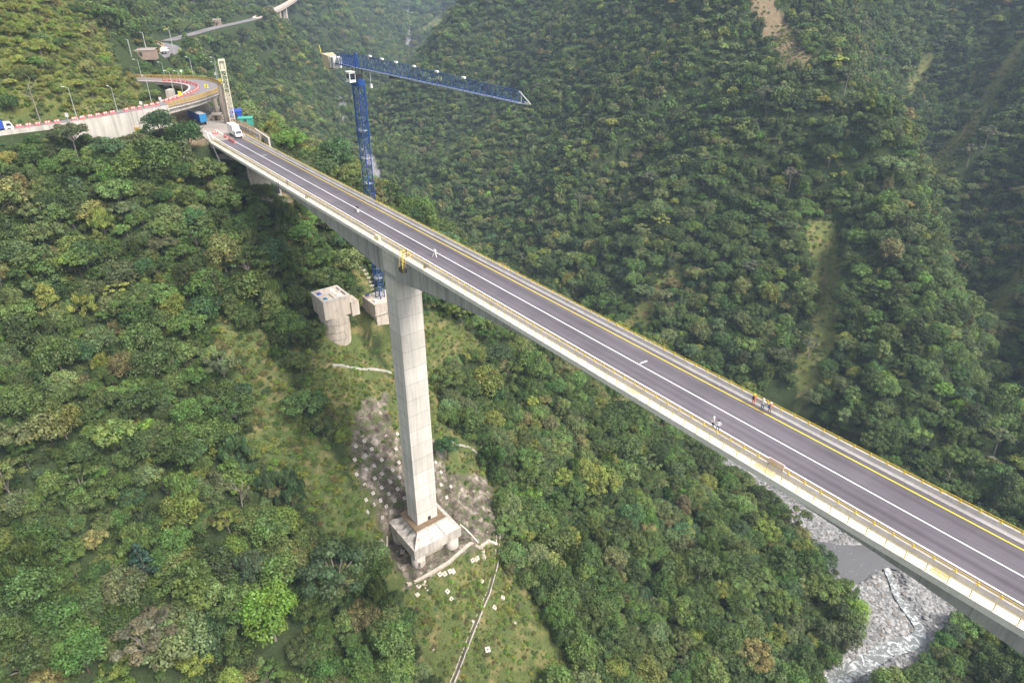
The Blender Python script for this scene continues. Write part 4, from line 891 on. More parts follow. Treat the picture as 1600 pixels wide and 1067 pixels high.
for a, c, w_, mt in ((-178.6, 81.2, .9, 'blue'), (-173.0, 86.4, 1.2, 'blue'), (-173.4, 81.4, .7, 'white'), (-178.9, 86.9, .8, 'grey')):
    m = MB(); m.box(a - w_ / 2, a + w_ / 2, c - .4, c + .4, -37.98, -37.3, 0, .04); m.box(a - w_ / 2 + .1, a + w_ / 2 - .1, c - .3, c + .3, -37.3, -37.2); o = m.build('site_cabinet', M[mt]); o.data.transform(Matrix.Translation((0, 0, 0)));
    o.rotation_euler = (0, 0, BR); tag(o, {'blue': 'small blue site cabinet on the crane foundation', 'white': 'small white site cabinet on the crane foundation', 'grey': 'small grey site cabinet on the crane foundation'}[mt], 'cabinet', 'site cabinets')

# ------------------------------------------------------------------ tower crane
CX, CY = sw2(-175.5, 84.0); crz = BR + .35
_tip = atz(829, 157, 29); jd = Vector((_tip[0] - CX, _tip[1] - CY, 0)); JL = jd.length; ja = math.atan2(jd.y, jd.x)
crane = empty('tower_crane', (CX, CY, -38), crz, 'tall blue lattice tower crane with long horizontal jib over the gorge', 'crane')
def lattice(m, x0, z0, z1, h, step, r, rb, horiz=True):
    c = [(-h, -h), (h, -h), (h, h), (-h, h)]
    for a in c: m.bar((*a, z0), (*a, z1), r)
    k = int(round((z1 - z0) / step)); st = (z1 - z0) / k
    for i in range(k):
        za, zb = z0 + i * st, z0 + (i + 1) * st
        for j in range(4):
            p, q = c[j], c[(j + 1) % 4]
            if i % 2: p, q = q, p
            m.bar((*p, za), (*q, zb), rb)
            if horiz: m.bar((*p, za), (*q, za), rb)
m = MB(); lattice(m, 0, 0, 62.3, .95, 1.55, .10, .045); m.build('mast', M['blue'], crane)
m = MB(); lattice(m, 0, 47, 61.5, 1.12, 3.0, .07, .04); m.build('climbing_frame', M['blue'], crane)
m = MB(); m.box(-.35, -.05, -.1, .15, .3, 61.5); 
for i in range(30): m.box(-.5, .4, -.3, .3, 1.5 + i * 2.0, 1.56 + i * 2)
m.build('ladder', M['steel'], crane)
for i, z in enumerate((6.5, 17, 27.5, 35.5, 42.5, 50)):
    m = MB(); m.box(-1.0, 1.0, -1.0, 1.0, z, z + .09); m.box(-.3, .5, -1.35, -1.2, z + .1, z + .8); m.build('platform', M['steel'], crane)
m = MB(); m.box(-2.4, -1.5, -1.6, 1.6, 27.2, 27.3); m.bar((-2.4, -1.6, 28.2), (-2.4, 1.6, 28.2), .05); m.bar((-2.4, -1.6, 27.2), (-2.4, -1.6, 28.2), .05); m.bar((-2.4, 1.6, 27.2), (-2.4, 1.6, 28.2), .05); m.build('side_landing', M['steel'], crane)
m = MB(); m.box(-1.25, 1.25, -1.25, 1.25, 61.6, 62.9); m.cyl(0, 0, 62.9, 63.5, 1.15, 24); m.build('slewing_collar', M['blue'], crane)
top = bpy.data.objects.new('upper_works', None); COL.objects.link(top); top.parent = crane; top.location = (0, 0, 0); top.rotation_euler = (0, 0, ja - crz)
def sub(m, nm, mat, par=None): return m.build(nm, mat, par or top)
m = MB(); m.box(-1.1, 1.1, -1.0, 1.0, 63.5, 64.6)
for sx in (-1, 1):
    for sy in (-1, 1): m.bar((sx, sy * .9, 64.5), (sx * .9, sy * .8, 66.2), .12)
# the upper works are real parts of the crane: turntable, cab, jib, counter jib
def part(m, nm, mat):
    o = m.build(nm, mat, crane); o.rotation_euler = (0, 0, ja - crz); return o
bpy.data.objects.remove(top)
part(m, 'turntable', M['dark'])
m = MB(); m.box(-.9, 1.2, -2.9, -1.15, 62.7, 65.2, 0, .06); m.box(-1.0, 1.3, -3.0, -1.1, 65.21, 65.35); cabo = part(m, 'cab', M['white'])
m = MB(); m.box(1.16, 1.22, -2.7, -1.35, 63.4, 64.9); m.box(-.6, .9, -2.93, -2.86, 63.5, 64.8); m.build('cab_window', M['glass'], cabo)
m = MB(); m.bar((-1.2, -3.1, 62.9), (1.3, -3.1, 62.9), .05); m.bar((-1.2, -3.1, 63.6), (1.3, -3.1, 63.6), .04); m.box(-1.9, -.95, -3.0, -1.2, 62.5, 62.6); m.build('cab_walkway', M['steel'], cabo)
m = MB(); JZ = 66.2; k = 34; hs = lambda x: 3.1 - 1.15 * max(0, x - 8) / (JL - 8); x0 = -1.2; xe = JL - 2.8
for sy in (-.85, .85): m.bar((x0, sy, JZ), (xe, sy, JZ), .08)
for i in range(k):
    a = x0 + (xe - x0) * i / k; b = x0 + (xe - x0) * (i + 1) / k; c = (a + b) / 2
    if i: m.bar((a - (b - a) / 2, 0, JZ + hs(a - (b - a) / 2)), (c, 0, JZ + hs(c)), .065)
    for sy in (-.85, .85):
        m.bar((a, sy, JZ), (c, 0, JZ + hs(c)), .035); m.bar((c, 0, JZ + hs(c)), (b, sy, JZ), .035)
    m.bar((a, -.85, JZ), (b, .85, JZ), .03); m.bar((a, -.85, JZ), (a, .85, JZ), .03)
m.bar((0, 0, JZ - .1), (0, 0, JZ + 3.6), .22); m.bar((0, .85, JZ), (0, 0, JZ + 3.3), .12); m.bar((0, -.85, JZ), (0, 0, JZ + 3.3), .12)
jib = part(m, 'jib', M['blue'])
m = MB(); m.box(x0, xe, -.18, .18, JZ - .06, JZ - .01); m.bar((x0, -.95, JZ + .02), (xe, -.95, JZ + .02), .055); m.build('jib_catwalk', M['steel'], jib)
m = MB(); zt = JZ + hs(xe)
m.bar((xe - .6, 0, zt), (JL, 0, JZ + .05), .09); m.bar((xe, .85, JZ), (JL, 0, JZ), .09); m.bar((xe, -.85, JZ), (JL, 0, JZ), .09); m.bar((xe, 0, JZ), (xe, 0, zt), .06); m.build('jib_tip', M['steel'], jib)
for q in (.115, .20, .295, .41, .545, .69):
    x = JL * q; m = MB(); m.box(x - .55, x + .55, -.4, .1, JZ + hs(x) + .08, JZ + hs(x) + .42, 0, .05); m.bar((x, 0, JZ + hs(x) - .1), (x, 0, JZ + hs(x) + .1), .08); m.build('floodlight', M['white'], jib)
m = MB(); x = JL * .27; m.box(x - 1.0, x + 1.0, -.7, .7, JZ - .75, JZ - .25); m.bar((x - .8, -.6, JZ - .2), (x + .8, -.6, JZ - .2), .1); tr_ = m.build('trolley', M['dark'], jib)
m = MB(); x = 7.0; m.bar((x, 0, JZ), (x, 0, JZ - 3.4), .03); m.box(x - .35, x + .35, -.25, .25, JZ - 4.3, JZ - 3.4, 0, .08); m.build('hook_block', M['white'], jib)
m = MB(); CJ = -13.5
for sy in (-.85, .85): m.bar((-1.2, sy, JZ), (CJ, sy, JZ), .14)
for i in range(10):
    a = -1.2 + (CJ + 1.2) * i / 10; b = -1.2 + (CJ + 1.2) * (i + 1) / 10
    m.bar((a, -.85, JZ), (b, .85, JZ), .05)
    if i < 6:
        c = (a + b) / 2; m.bar((a, -.85, JZ), (c, 0, JZ + 2.7), .055); m.bar((c, 0, JZ + 2.7), (b, -.85, JZ), .055); m.bar((a, .85, JZ), (c, 0, JZ + 2.7), .055); m.bar((c, 0, JZ + 2.7), (b, .85, JZ), .055)
m.bar((-.3, 0, JZ + 2.7), (-8.5, 0, JZ + 2.7), .09); m.bar((-8.5, 0, JZ + 2.7), (CJ, 0, JZ + .4), .07)
cj = part(m, 'counter_jib', M['blue'])
m = MB(); m.box(CJ, -1.2, -.8, .8, JZ - .14, JZ - .06); m.box(CJ - .5, -10.4, -1.2, 1.2, JZ - .15, JZ + .02); m.build('counter_jib_deck', M['steel'], cj)
for i in range(3): m = MB(); m.box(CJ + .2 + i * .95, CJ + 1.0 + i * .95, -1.1, 1.1, JZ - 1.3 + .0 * i, JZ + 1.5, 0, .04); m.build('counterweight', M['whitep'] if i != 1 else M['grey'], cj)
m = MB(); m.box(-10.2, -8.8, -.7, .5, JZ, JZ + 1.5, 0, .08); m.build('winch', M['steel'], cj)
m = MB(); m.add([(CJ - .1, -1.25, JZ + 1.6), (CJ - 2.8, -1.9, JZ + 2.1), (CJ - 2.2, -1.7, JZ - .8), (CJ - .1, -1.25, JZ - 1.9), (CJ - .1, 1.25, JZ + 1.6), (CJ - 2.8, 1.7, JZ + 2.1), (CJ - 2.2, 1.5, JZ - .8), (CJ - .1, 1.25, JZ - 1.9)], [(0, 1, 2, 3), (7, 6, 5, 4), (0, 4, 5, 1), (1, 5, 6, 2), (2, 6, 7, 3), (3, 7, 4, 0)]); m.build('tail_netting', M['net'], cj)
m = MB(); m.bar((CJ - 2.8, -1.7, JZ + 1.2), (CJ - 3.4, -1.8, JZ + 4.2), .05); m.build('flag_pole', M['lime'], cj)

# ------------------------------------------------------------------ near road, hairpin viaduct and its site
def two_edge(name, A, B, z, mat, th, parent=None, off=(0, 0, 0), dz=0.0):
    m = MB(); n = len(A); zz = z if hasattr(z, '__len__') else [z] * n
    m.loft([[(A[i][0], A[i][1], zz[i]), (A[i][0], A[i][1], zz[i] - th), (B[i][0], B[i][1], zz[i] - th), (B[i][0], B[i][1], zz[i])] for i in range(n)]); return m.build(name, mat, parent, off=off)
NV = 28   # road lies on the ground before this index, on the viaduct after it
two_edge('road', EO[:NV + 1], EI[:NV + 1], 9.0, M['asph2'], .4).__setitem__('kind', 'structure')
via = empty('curved_viaduct', (*EO[40][:2], 0), 0, 'curved beige road viaduct with ochre railing looping over the bridge approach', 'viaduct'); VO = (*map(float, EO[40][:2]), 0.0)
A_v, B_v = EO[NV:], EI[NV:]; two_edge('viaduct_road', A_v, B_v, 9.0, M['asph2'], .3, via, VO)
def inset(A, B, q): return A + (B - A) * q
two_edge('viaduct_girder', inset(A_v, B_v, .02), inset(A_v, B_v, .98), 8.69, M['pale'], .7, via, VO)
two_edge('viaduct_box', inset(A_v, B_v, .10), inset(A_v, B_v, .80), 7.98, M['wallc'], 1.5, via, VO)
def edge_rail(name, E, z0, parent, off, par=True, mat='ochre', i0=0):
    m = MB()
    for z in (.45, .75, 1.05):
        for a, b in zip(E[:-1], E[1:]): m.bar((*a, z0 + z), (*b, z0 + z), .12 if z > 1 else .09)
    o = m.build(name, M[mat], parent, off=off); acc = 0; last = E[0]; k = 0
    pm = MB().box(-.1, .1, -.1, .1, 0, 1.15); pme = bpy.data.meshes.new('post'); pme.from_pydata(pm.v, [], pm.f); pme.materials.append(M[mat])
    for a, b in zip(E[:-1], E[1:]):
        L = np.linalg.norm(b - a); t = acc
        while t < L and k < 70:
            p = a + (b - a) * t / L; q = bpy.data.objects.new('post', pme); COL.objects.link(q); q.parent = o; q.location = (p[0] - off[0], p[1] - off[1], z0 - off[2]); k += 1; t += 1.6
        acc = t - L
    return o
edge_rail('outer_railing', inset(A_v, B_v, .02), 9.25, via, VO)
two_edge('outer_kerb', A_v, inset(A_v, B_v, .05), 9.27, M['ochre'], .25, via, VO)
two_edge('inner_kerb', inset(A_v, B_v, .95), B_v, 9.3, M['pinkb'], .28, via, VO)
for i, (px, q) in enumerate([((335, 156), .9), ((343, 150), .9), ((352, 148), 1.8)]):
    x, y, _ = atz(px[0], px[1], 7); m = MB(); m.cyl(x, y, -12 if i == 2 else -1.5, 7.3, q * .9, 16); m.build('pillar', M['darkc'], via, True, off=VO)
m = MB(); x, y, _ = atz(265, 140, 7); m.box(x - 1, x + 1, y - 2, y + 2, 1, 7.0); m.build('pillar', M['pale'], via, off=VO)
# retaining wall below the road
Wl = EO[6:NV + 1]; rings = []
for p in Wl: rings.append([(p[0] + .02, p[1] - .35, 9.55), (p[0] + .02, p[1] - .02, 9.55), (p[0] + .05, p[1] - .02, -2.0), (p[0] + .05, p[1] - .45, -2.0)])
MB().loft(rings).build('retaining_wall', M['wallc']); w_o = bpy.data.objects['retaining_wall.001'] if 'retaining_wall.001' in bpy.data.objects else bpy.data.objects['retaining_wall']
tag(w_o, 'long beige retaining wall carrying the upper road behind the trees', 'wall')
x, y, z = at(213, 208); m = MB(); m.box(-1.2, 1.2, -.6, .6, -2.0, 1.2); o = m.build('planter', M['ochre']); o.location = (x, y, z + .6); tag(o, 'ochre concrete planter box in front of the retaining wall', 'planter')
# approach road on the pad
m = MB(); v = [sw3(-243.2, 61, .0), sw3(-243.2, 74, .0), sw3(-262, 75, .0), sw3(-320, 82, .0), sw3(-320, 66, .0), sw3(-262, 62.5, .0)]; m.add(v, [(0, 1, 2, 3, 4, 5)]); m.v = [(a, b, c + .03) for a, b, c in m.v]; o = m.build('road', M['dirtroad']); tag(o, 'dusty approach road leading under the viaduct', None, None, 'structure')
for w0, w1, nm in ((67.7, 67.95, 1), (64.0, 64.2, 2)):
    m = MB(); m.add([sw3(-243.4, w0, .045), sw3(-262, w0 + .6, .045), sw3(-262, w1 + .6, .045), sw3(-243.4, w1, .045)], [(0, 1, 2, 3)]); o = m.build('road_marking', M['line']); tag(o, None, None, None, 'structure')
# street lamps
LMP = [((121,187),(104,138)), ((184,176),(172,137)), ((237.5,163),(220,121)), ((221.7,122),(212.7,94.5)), ((257.7,121),(251.7,99)), ((272,147),(264.5,112.5)), ((286,147),(277,113)), ((302.7,122),(296,91)), ((341.7,126),(336.5,91.5)), ((339.5,125),(335.7,99))]
LL = ['nearest road above the trees, farthest left', 'road left of the viaduct, second from the left', 'inner road edge where the viaduct begins', 'hillside edge above the start of the viaduct', 'far arm of the viaduct, left of the others', 'inner curve of the viaduct, left of a pair', 'inner curve of the viaduct, right of a pair', 'far arm of the viaduct beside the traffic mirror', 'outer bend of the viaduct, taller of two', 'outer bend of the viaduct, shorter of two']
for (b, t), ll in zip(LMP, LL):
    x, y, z = atz(b[0], b[1], 9.0); d_ = ray(*t); hh = CAMZ + d_[2] * (y / d_[1]) - 9.0; hh = float(np.clip(hh, 5, 10.5))
    e = empty('street_lamp', (x, y, 9.0), random.choice([2.6, 2.8, 3.0]), f'slender grey street lamp on the {ll}', 'street lamp', 'street lamps along the upper road')
    m = MB(); m.bar((0, 0, 0), (0, 0, hh), .13, 8, 0, .07); m.cyl(0, 0, 0, .35, .22, 8); m.build('pole', M['steel'], e)
    m = MB(); m.bar((0, 0, hh), (1.6, 0, hh + .35), .06, 6); m.build('arm', M['steel'], e)
    m = MB(); m.box(1.4, 2.3, -.16, .16, hh + .27, hh + .45, 0, .04); m.build('lamp_head', M['whitep'], e)
# red and white barriers
bm_ = MB(); bm_.box(-.9, .9, -.28, .28, 0, .35, 0, .08); bm_.box(-.85, .85, -.16, .16, .351, .95, 0, .03); bm_.box(-.55, -.15, -.18, .18, .45, .85, 1); bm_.box(.15, .55, -.18, .18, .45, .85, 1)
bme = bpy.data.meshes.new('traffic_barrier'); bme.from_pydata(bm_.v, [], bm_.f); bme.materials.append(M['red']); bme.materials.append(M['whitep']); bme.polygons.foreach_set('material_index', bm_.m)
def barrier_at(x, y, z, rz, lab, grp): o = bpy.data.objects.new('traffic_barrier', bme); COL.objects.link(o); o.location = (x, y, z); o.rotation_euler = (0, 0, rz); tag(o, lab, 'traffic barrier', grp)
def edge_pts(q, i0, i1, step):
    E = inset(EO, EI, q)[i0:i1]; out = []; acc = 0
    for a, b in zip(E[:-1], E[1:]):
        L = np.linalg.norm(b - a); t = acc
        while t < L: p = a + (b - a) * t / L; out.append((p[0], p[1], math.atan2(b[1] - a[1], b[0] - a[0]))); t += step
        acc = t - L
    return out
for i, (x, y, a) in enumerate(edge_pts(.62, 9, 28, 2.5)):
    if i % 7 == 5: continue
    barrier_at(x, y, 9.0, a + random.uniform(-.15, .15), 'red and white plastic barrier in the line along the upper road left of the viaduct', 'barriers along the upper road')
for i, (x, y, a) in enumerate(edge_pts(.72, 30, 78, 2.6)): barrier_at(x, y, 9.0, a + random.uniform(-.1, .1), 'red and white plastic barrier lining the curve of the viaduct', 'barriers along the viaduct curve')
for s, w, dr_ in ((-246.6, 67.2, .2), (-241.6, 67.0, .1), (-239.4, 67.0, .0), (-237.2, 66.9, .1)): barrier_at(*sw2(s, w), .03, BR + dr_, 'red plastic barrier standing in a short row in front of the white truck', 'barriers by the white truck')
barrier_at(*sw2(-254.5, 66.3), .05, BR + 1.2, 'lone red barrier on the dusty road between container and white truck', None)
# warning boards
def board(px, z0, face, mark, lab, w=1.5, h=1.3, cat='sign'):
    x, y, z = atz(px[0], px[1], z0); e = empty('road_sign', (x, y, z0), -.15, lab, cat); m = MB(); m.bar((0, 0, 0), (0, 0, 1.5), .06, 6); m.build('sign_post', M['steel'], e)
    m = MB(); m.box(-w / 2, w / 2, -.05, .05, 1.3, 1.3 + h); f = m.build('sign_panel', M[face], e)
    if mark:
        c = 1.3 + h / 2; m = MB()
        m.add([(-.25, -.056, c), (.10, -.056, c + .45), (.38, -.056, c + .45), (.03, -.056, c), (.38, -.056, c - .45), (.10, -.056, c - .45)], [(0, 3, 2, 1), (0, 5, 4, 3)]); m.build('chevron', M['dark'], f)
board((324, 143), 9, 'lime', True, 'yellow sign with black arrow chevron on the viaduct curve, left face'); board((283, 156), 9, 'lime', False, 'blank bright yellow board at the inner end of the viaduct curve', 1.3, 1.6); board((345, 133), 9, 'lime', True, 'yellow chevron sign on the outer bend by the lattice tower', 1.1, 1.1)
board((338, 123), 9, 'whitep', False, 'small white board on the outer railing of the far bend', .9, 1.0); board((252, 163), 9, 'whitep', False, 'round white board between the red barriers of the upper road', 1.0, 1.0); board((222, 170), 9, 'whitep', False, 'small white board on the road above the retaining wall', 1.0, 1.0); board((107, 190), 9, 'whitep', False, 'white notice board by the first lamp of the upper road', 1.0, 1.2)
x, y, z = atz(285, 121, 9); e = empty('traffic_mirror', (x, y, 9), 0, 'round white traffic mirror on the far arm of the viaduct', 'mirror'); m = MB(); m.bar((0, 0, 0), (0, 0, 2.2), .06, 6); m.build('post', M['steel'], e); m = MB(); m.bar((0, -.06, 2.5), (0, .06, 2.5), .55, 16); m.build('mirror_disc', M['white'], e)
# lattice hoist tower
TX, TY = -102.7, 259.1
tw = empty('lattice_tower', (TX, TY, -1), .3, 'cream lattice tower with boxy head beside the bend of the viaduct', 'tower')
m = MB(); lattice(m, 0, 0, 19.3, .85, 1.5, .10, .055); m.build('tower_frame', M['cream'], tw)
m = MB(); m.box(-1.05, 1.05, -1.05, 1.05, 19.32, 19.9); 
for a in (-.95, .95):
    for b in (-.95, .95): m.bar((a, b, 19.9), (a, b, 22.6), .16)
m.box(-1.1, 1.1, -1.1, 1.1, 22.6, 23.2); m.box(-.55, .55, -.55, .55, 19.9, 22.4); m.build('tower_head', M['cream'], tw)
m = MB(); m.cyl(-2.6, .8, -10, 14.5, .85, 16); o = m.build('brown_column', M['darkc'], None, True); o.location = (TX, TY, -1); o.name = 'concrete_column'; tag(o, 'dark weathered concrete column standing beside the lattice tower', 'column')
# vehicles
def wheel(e, x, y, r=.5, wd=.3):
    m = MB(); m.bar((x, y - wd / 2, r), (x, y + wd / 2, r), r, 18); w = m.build('wheel', M['rub'], e); m = MB(); m.bar((x, y - wd / 2 - .02, r), (x, y + wd / 2 + .02, r), r * .5, 12); m.build('rim', M['steel'], w)
def box_truck(loc, rz, label, cabm, boxm, L=7.5, boxh=2.6, open_back=False):
    e = empty('truck', loc, rz, label, 'truck')
    m = MB(); m.box(-L / 2, L / 2 - .1, -.45, .45, .55, .85); m.build('chassis', M['dark'], e)
    m = MB(); m.box(-L / 2, L / 2 - 2.3, -1.2, 1.2, .95, .95 + boxh, 0, .04); m.box(-L / 2 - .03, -L / 2 + .05, -1.22, 1.22, .93, .97 + boxh); b_ = m.build('cargo_box', M[boxm], e)
    c = L / 2 - 2.15; m = MB(); y0 = 1.08
    pr = [(c, .6), (c + 2.15, .6), (c + 2.2, 1.35), (c + 1.75, 2.5), (c + .1, 2.62), (c, 2.4)]
    m.loft([[(x, -y0, z) for x, z in pr], [(x, y0, z) for x, z in pr]]); cab = m.build('cab', M[cabm], e)
    m = MB(); m.add([(c + 2.19, -.95, 1.5), (c + 2.19, .95, 1.5), (c + 1.84, .9, 2.38), (c + 1.84, -.9, 2.38)], [(0, 1, 2, 3)]); m.build('windscreen', M['glass'], cab)
    for sy in (-1, 1):
        m = MB(); m.box(c + .6, c + 1.6, sy * 1.09 - .01, sy * 1.09 + .01, 1.55, 2.25); m.build('side_window', M['glass'], cab)
        m = MB(); m.box(c + 2.19, c + 2.24, sy * .8 - .2, sy * .8 + .2, .8, 1.05); m.build('headlight', M['steel'], cab)
        m = MB(); m.box(c + 1.6, c + 1.75, sy * 1.3 - .1, sy * 1.3 + .1, 1.5, 2.0); m.build('mirror', M['dark'], cab)
        wheel(e, c + 1.0, sy * .95); wheel(e, -L / 2 + 1.5, sy * .9, .5, .5)
    return e
s_, w_ = -246.5, 70.6
box_truck(sw3(s_, w_, .05), BR - .02, 'white box truck facing the camera at the far end of the bridge', 'white', 'white', 8.2, 3.0)
x, y, _ = atz(-3, 207, 9.0); box_truck((x, y, 9.05), math.atan2(14, 14) - .12, 'white-cabbed truck with blue cargo box on the upper road at far left', 'white', 'tarp', 8.0, 2.2)
cx_, cy_ = sw2(-277.5, 67.0); e = empty('container_trailer', (cx_, cy_, .05), BR + .08, 'blue container trailer parked under the viaduct with bright blue doors', 'trailer')
m = MB(); m.box(-6.0, 6.0, -1.25, 1.25, 1.2, 3.95); 
for i in range(28): m.box(-5.8 + i * .42, -5.62 + i * .42, -1.29, 1.29, 1.3, 3.85)
m.build('container', M['tarp'], e); m = MB(); m.box(6.005, 6.06, -1.23, 1.23, 1.22, 3.93)
for i in range(5): m.box(6.062, 6.1, -1.1 + i * .5, -1.0 + i * .5, 1.3, 3.85)
m.build('container_door', M['blue2'], e); m = MB(); m.box(-5.98, 5.98, -1.23, 1.23, 3.952, 4.02); m.build('container_roof', M['steel'], e)
m = MB(); m.box(-6, 6, -.5, .5, .9, 1.18); m.build('trailer_frame', M['dark'], e)
for sx in (3.4, 4.6, -4.5):
    for sy in (-1, 1): wheel(e, sx, sy * 1.0, .48, .35)
# sheds, tarps and clutter on the yard
def shed(loc, rz, L, Wd, h, wall, roof, name, lab, slope=.5):
    e = empty(name, loc, rz, lab, 'shed' if 'shel' not in name else 'shelter'); m = MB(); m.box(-L / 2, L / 2, -Wd / 2, Wd / 2, -1.5, h); m.build('wall', M[wall], e)
    m = MB(); m.add([(-L / 2 - .2, -Wd / 2 - .2, h + .01), (L / 2 + .2, -Wd / 2 - .2, h + .01), (L / 2 + .2, Wd / 2 + .2, h + slope), (-L / 2 - .2, Wd / 2 + .2, h + slope), (-L / 2 - .2, -Wd / 2 - .2, h + .12), (L / 2 + .2, -Wd / 2 - .2, h + .12), (L / 2 + .2, Wd / 2 + .2, h + slope + .1), (-L / 2 - .2, Wd / 2 + .2, h + slope + .1)], [(3, 2, 1, 0), (4, 5, 6, 7), (0, 1, 5, 4), (1, 2, 6, 5), (2, 3, 7, 6), (3, 0, 4, 7)]); m.build('roof', M[roof], e)
    m = MB(); m.box(-.5, .5, -Wd / 2 - .03, -Wd / 2 - .005, .0, min(2, h - .2)); m.build('door', M['dark'], e); return e
def gpt(u, v, zz): x, y, _ = atz(u, v, zz); return (x, y, zz)
shed(gpt(370, 185, 0), .3, 4.0, 3.2, 2.6, 'tarp', 'tarp', 'shelter', 'bright blue tarpaulin shelter right of the lattice tower')
shed(gpt(384, 190, -.5), .2, 5.0, 2.8, 1.2, 'green', 'green', 'shelter', 'low pale green sheeted shelter right of the blue tarpaulin', .3)
shed(gpt(340, 188, 0), .1, 3.2, 2.6, 1.9, 'wood', 'tin', 'site_shed', 'small brown wooden shed below the viaduct bend')
shed(gpt(249, 149, 2.2), .2, 4.2, 3.2, 2.2, 'brick', 'tin', 'site_shed', 'round-cornered brown shed inside the viaduct loop')
shed(gpt(268, 151, 2.2), .1, 3.6, 2.2, 1.4, 'green', 'green', 'shelter', 'turquoise sheeted stall inside the viaduct loop', .4)
shed(gpt(256, 147, 2.2), .5, 2.6, 2.4, 1.6, 'whitep', 'whitep', 'site_shed', 'pale white shed between brown shed and turquoise stall')
m = MB(); rr = np.random.default_rng(3)
for i in range(170):
    x, y, z = gpt(322 + 36 * rr.random(), 168 + 30 * rr.random(), -.2); s1, w1 = tosw(x, y)
    if w1 < 76.2 or w1 > 86: continue
    a = .25 + .5 * rr.random(); m.box(x - a, x + a, y - a * .7, y + a * .7, -.5, .2 + a * 1.5 * rr.random(), 0, .1)
    if i % 4 == 0: m.bar((x, y, 0), (x + rr.normal() * 1.2, y + rr.normal(), 1.6 * rr.random() + .4), .07)
o = m.build('construction_debris', M['wallc']); tag(o, 'heap of rubble and timber under the viaduct bend', 'debris', None, 'stuff')
m = MB()
for i in range(60):
    s1 = -284 + 34 * rr.random(); w1 = 76.3 + 3.2 * rr.random(); x, y = sw2(s1, w1); a = .2 + .35 * rr.random(); m.box(x - a, x + a, y - a, y + a, -.4, .3 + a * 1.3 * rr.random(), 0, .08)
    if i % 3 == 0: m.bar((x, y, 0), (x + rr.normal() * .5, y + rr.normal() * .5, 1.8), .06)
o = m.build('timber_pile', M['wood']); tag(o, 'brown timber and formwork strewn along the yard beside the road', 'debris', None, 'stuff')
e = empty('fence', sw3(-250, 76.5, -.2), BR, 'pale mesh fence along the right side of the approach beside the truck', 'fence')
m = MB(); m.box(-11, 10, -.04, .04, .1, 1.3); m.build('panel', M['wallc'], e)
for i in range(8): m = MB(); m.box(-11 + i * 3, -10.85 + i * 3, -.09, .09, -.8, 1.6); m.build('post', M['steel'], e)
e = empty('fence', sw3(-247, 79.6, -1), BR - .08, 'low grey kerb wall at the edge of the yard beyond the truck', 'wall'); m = MB(); m.box(-9, 9, -.3, .3, -2.5, .9); m.build('wall', M['wallc'], e)
e.name = 'yard_wall'

# ------------------------------------------------------------------ far roads
def ribbon_road(name, P, hw, mat, label, lift=.05):
    L = smooth_line([p for p in P], 6); t = np.gradient(L[:, :2], axis=0); t /= np.linalg.norm(t, axis=1)[:, None]; nr = np.stack([-t[:, 1], t[:, 0]], 1)
    A = L[:, :2] + nr * hw; B = L[:, :2] - nr * hw; o = two_edge(name, A, B, L[:, 2] + lift, mat, .8); o['kind'] = 'structure'; o['label'] = label; return L, A, B
L2, A2, B2 = ribbon_road('road', ROAD2, 4.6, M['asph2'], 'distant grey road bend on the hillside beyond the viaduct')
L3, A3, B3 = ribbon_road('road', ROAD3, 4.2, M['asph2'], 'far road along the left hillside')
fence2 = MB(); 
for a, b in zip(A2[12:-8], A2[13:-8]): fence2.bar((*a, 9.3), (*b, 9.3), .3)
for p in A2[12:-8:3]: fence2.bar((*p, 6), (*p, 9.2), .3)
tag(fence2.build('guard_rail', M['ochre']), 'ochre guard rail along the distant road bend', 'guard rail')
m = MB(); m.loft([[(p[0] + 1.5, p[1] - 1, 7.6), (p[0] - 1.5, p[1] + 1, 7.6), (p[0] - 1.5, p[1] + 1, 2.5), (p[0] + 1.5, p[1] - 1, 2.5)] for p in A2[12:40]]); tag(m.build('retaining_wall', M['pale']), 'beige wall supporting the distant road bend', 'wall')
fv = empty('distant_viaduct', FAR_V[0], 0, 'distant beige viaduct on slim piers at the top edge', 'viaduct'); LV = smooth_line(FAR_V, 6); t = np.gradient(LV[:, :2], axis=0); t /= np.linalg.norm(t, axis=1)[:, None]; nr = np.stack([-t[:, 1], t[:, 0]], 1)
two_edge('viaduct_deck', LV[:, :2] + nr * 3.0, LV[:, :2] - nr * 3.0, LV[:, 2], M['old'], 2.0, fv, FAR_V[0])
two_edge('viaduct_parapet', LV[:, :2] - nr * 3.0, LV[:, :2] - nr * 2.8, LV[:, 2] + 1.1, M['pinkb'], 1.1, fv, FAR_V[0]); two_edge('viaduct_parapet', LV[:, :2] + nr * 3.0, LV[:, :2] + nr * 2.8, LV[:, 2] + 1.1, M['pinkb'], 1.1, fv, FAR_V[0])
for i in (9, 12): x, y, z = LV[i]; m = MB(); m.box(x - 1.9, x + 1.9, y - 1.9, y + 1.9, -45, z - 1.9); m.build('pier', M['old'], fv, off=FAR_V[0])
x, y = ROAD2[3][:2]; box_truck((ROAD2[4][0] - 1, ROAD2[4][1] - 2, 7.6), 1.6, 'small white van on the distant road bend', 'white', 'white', 6.0, 2.0)
for (u, v, L_, h_, lab) in [(224, 89, 12, 2.6, 'brown low building beside the distant road'), (340, 41, 6, 4.5, 'small square brown building by the far road')]:
    x, y, z = at(u, v); shed((x, y, z), .2, L_, 6, h_, 'brick', 'tin', 'building', lab, .6)['category'] = 'building'
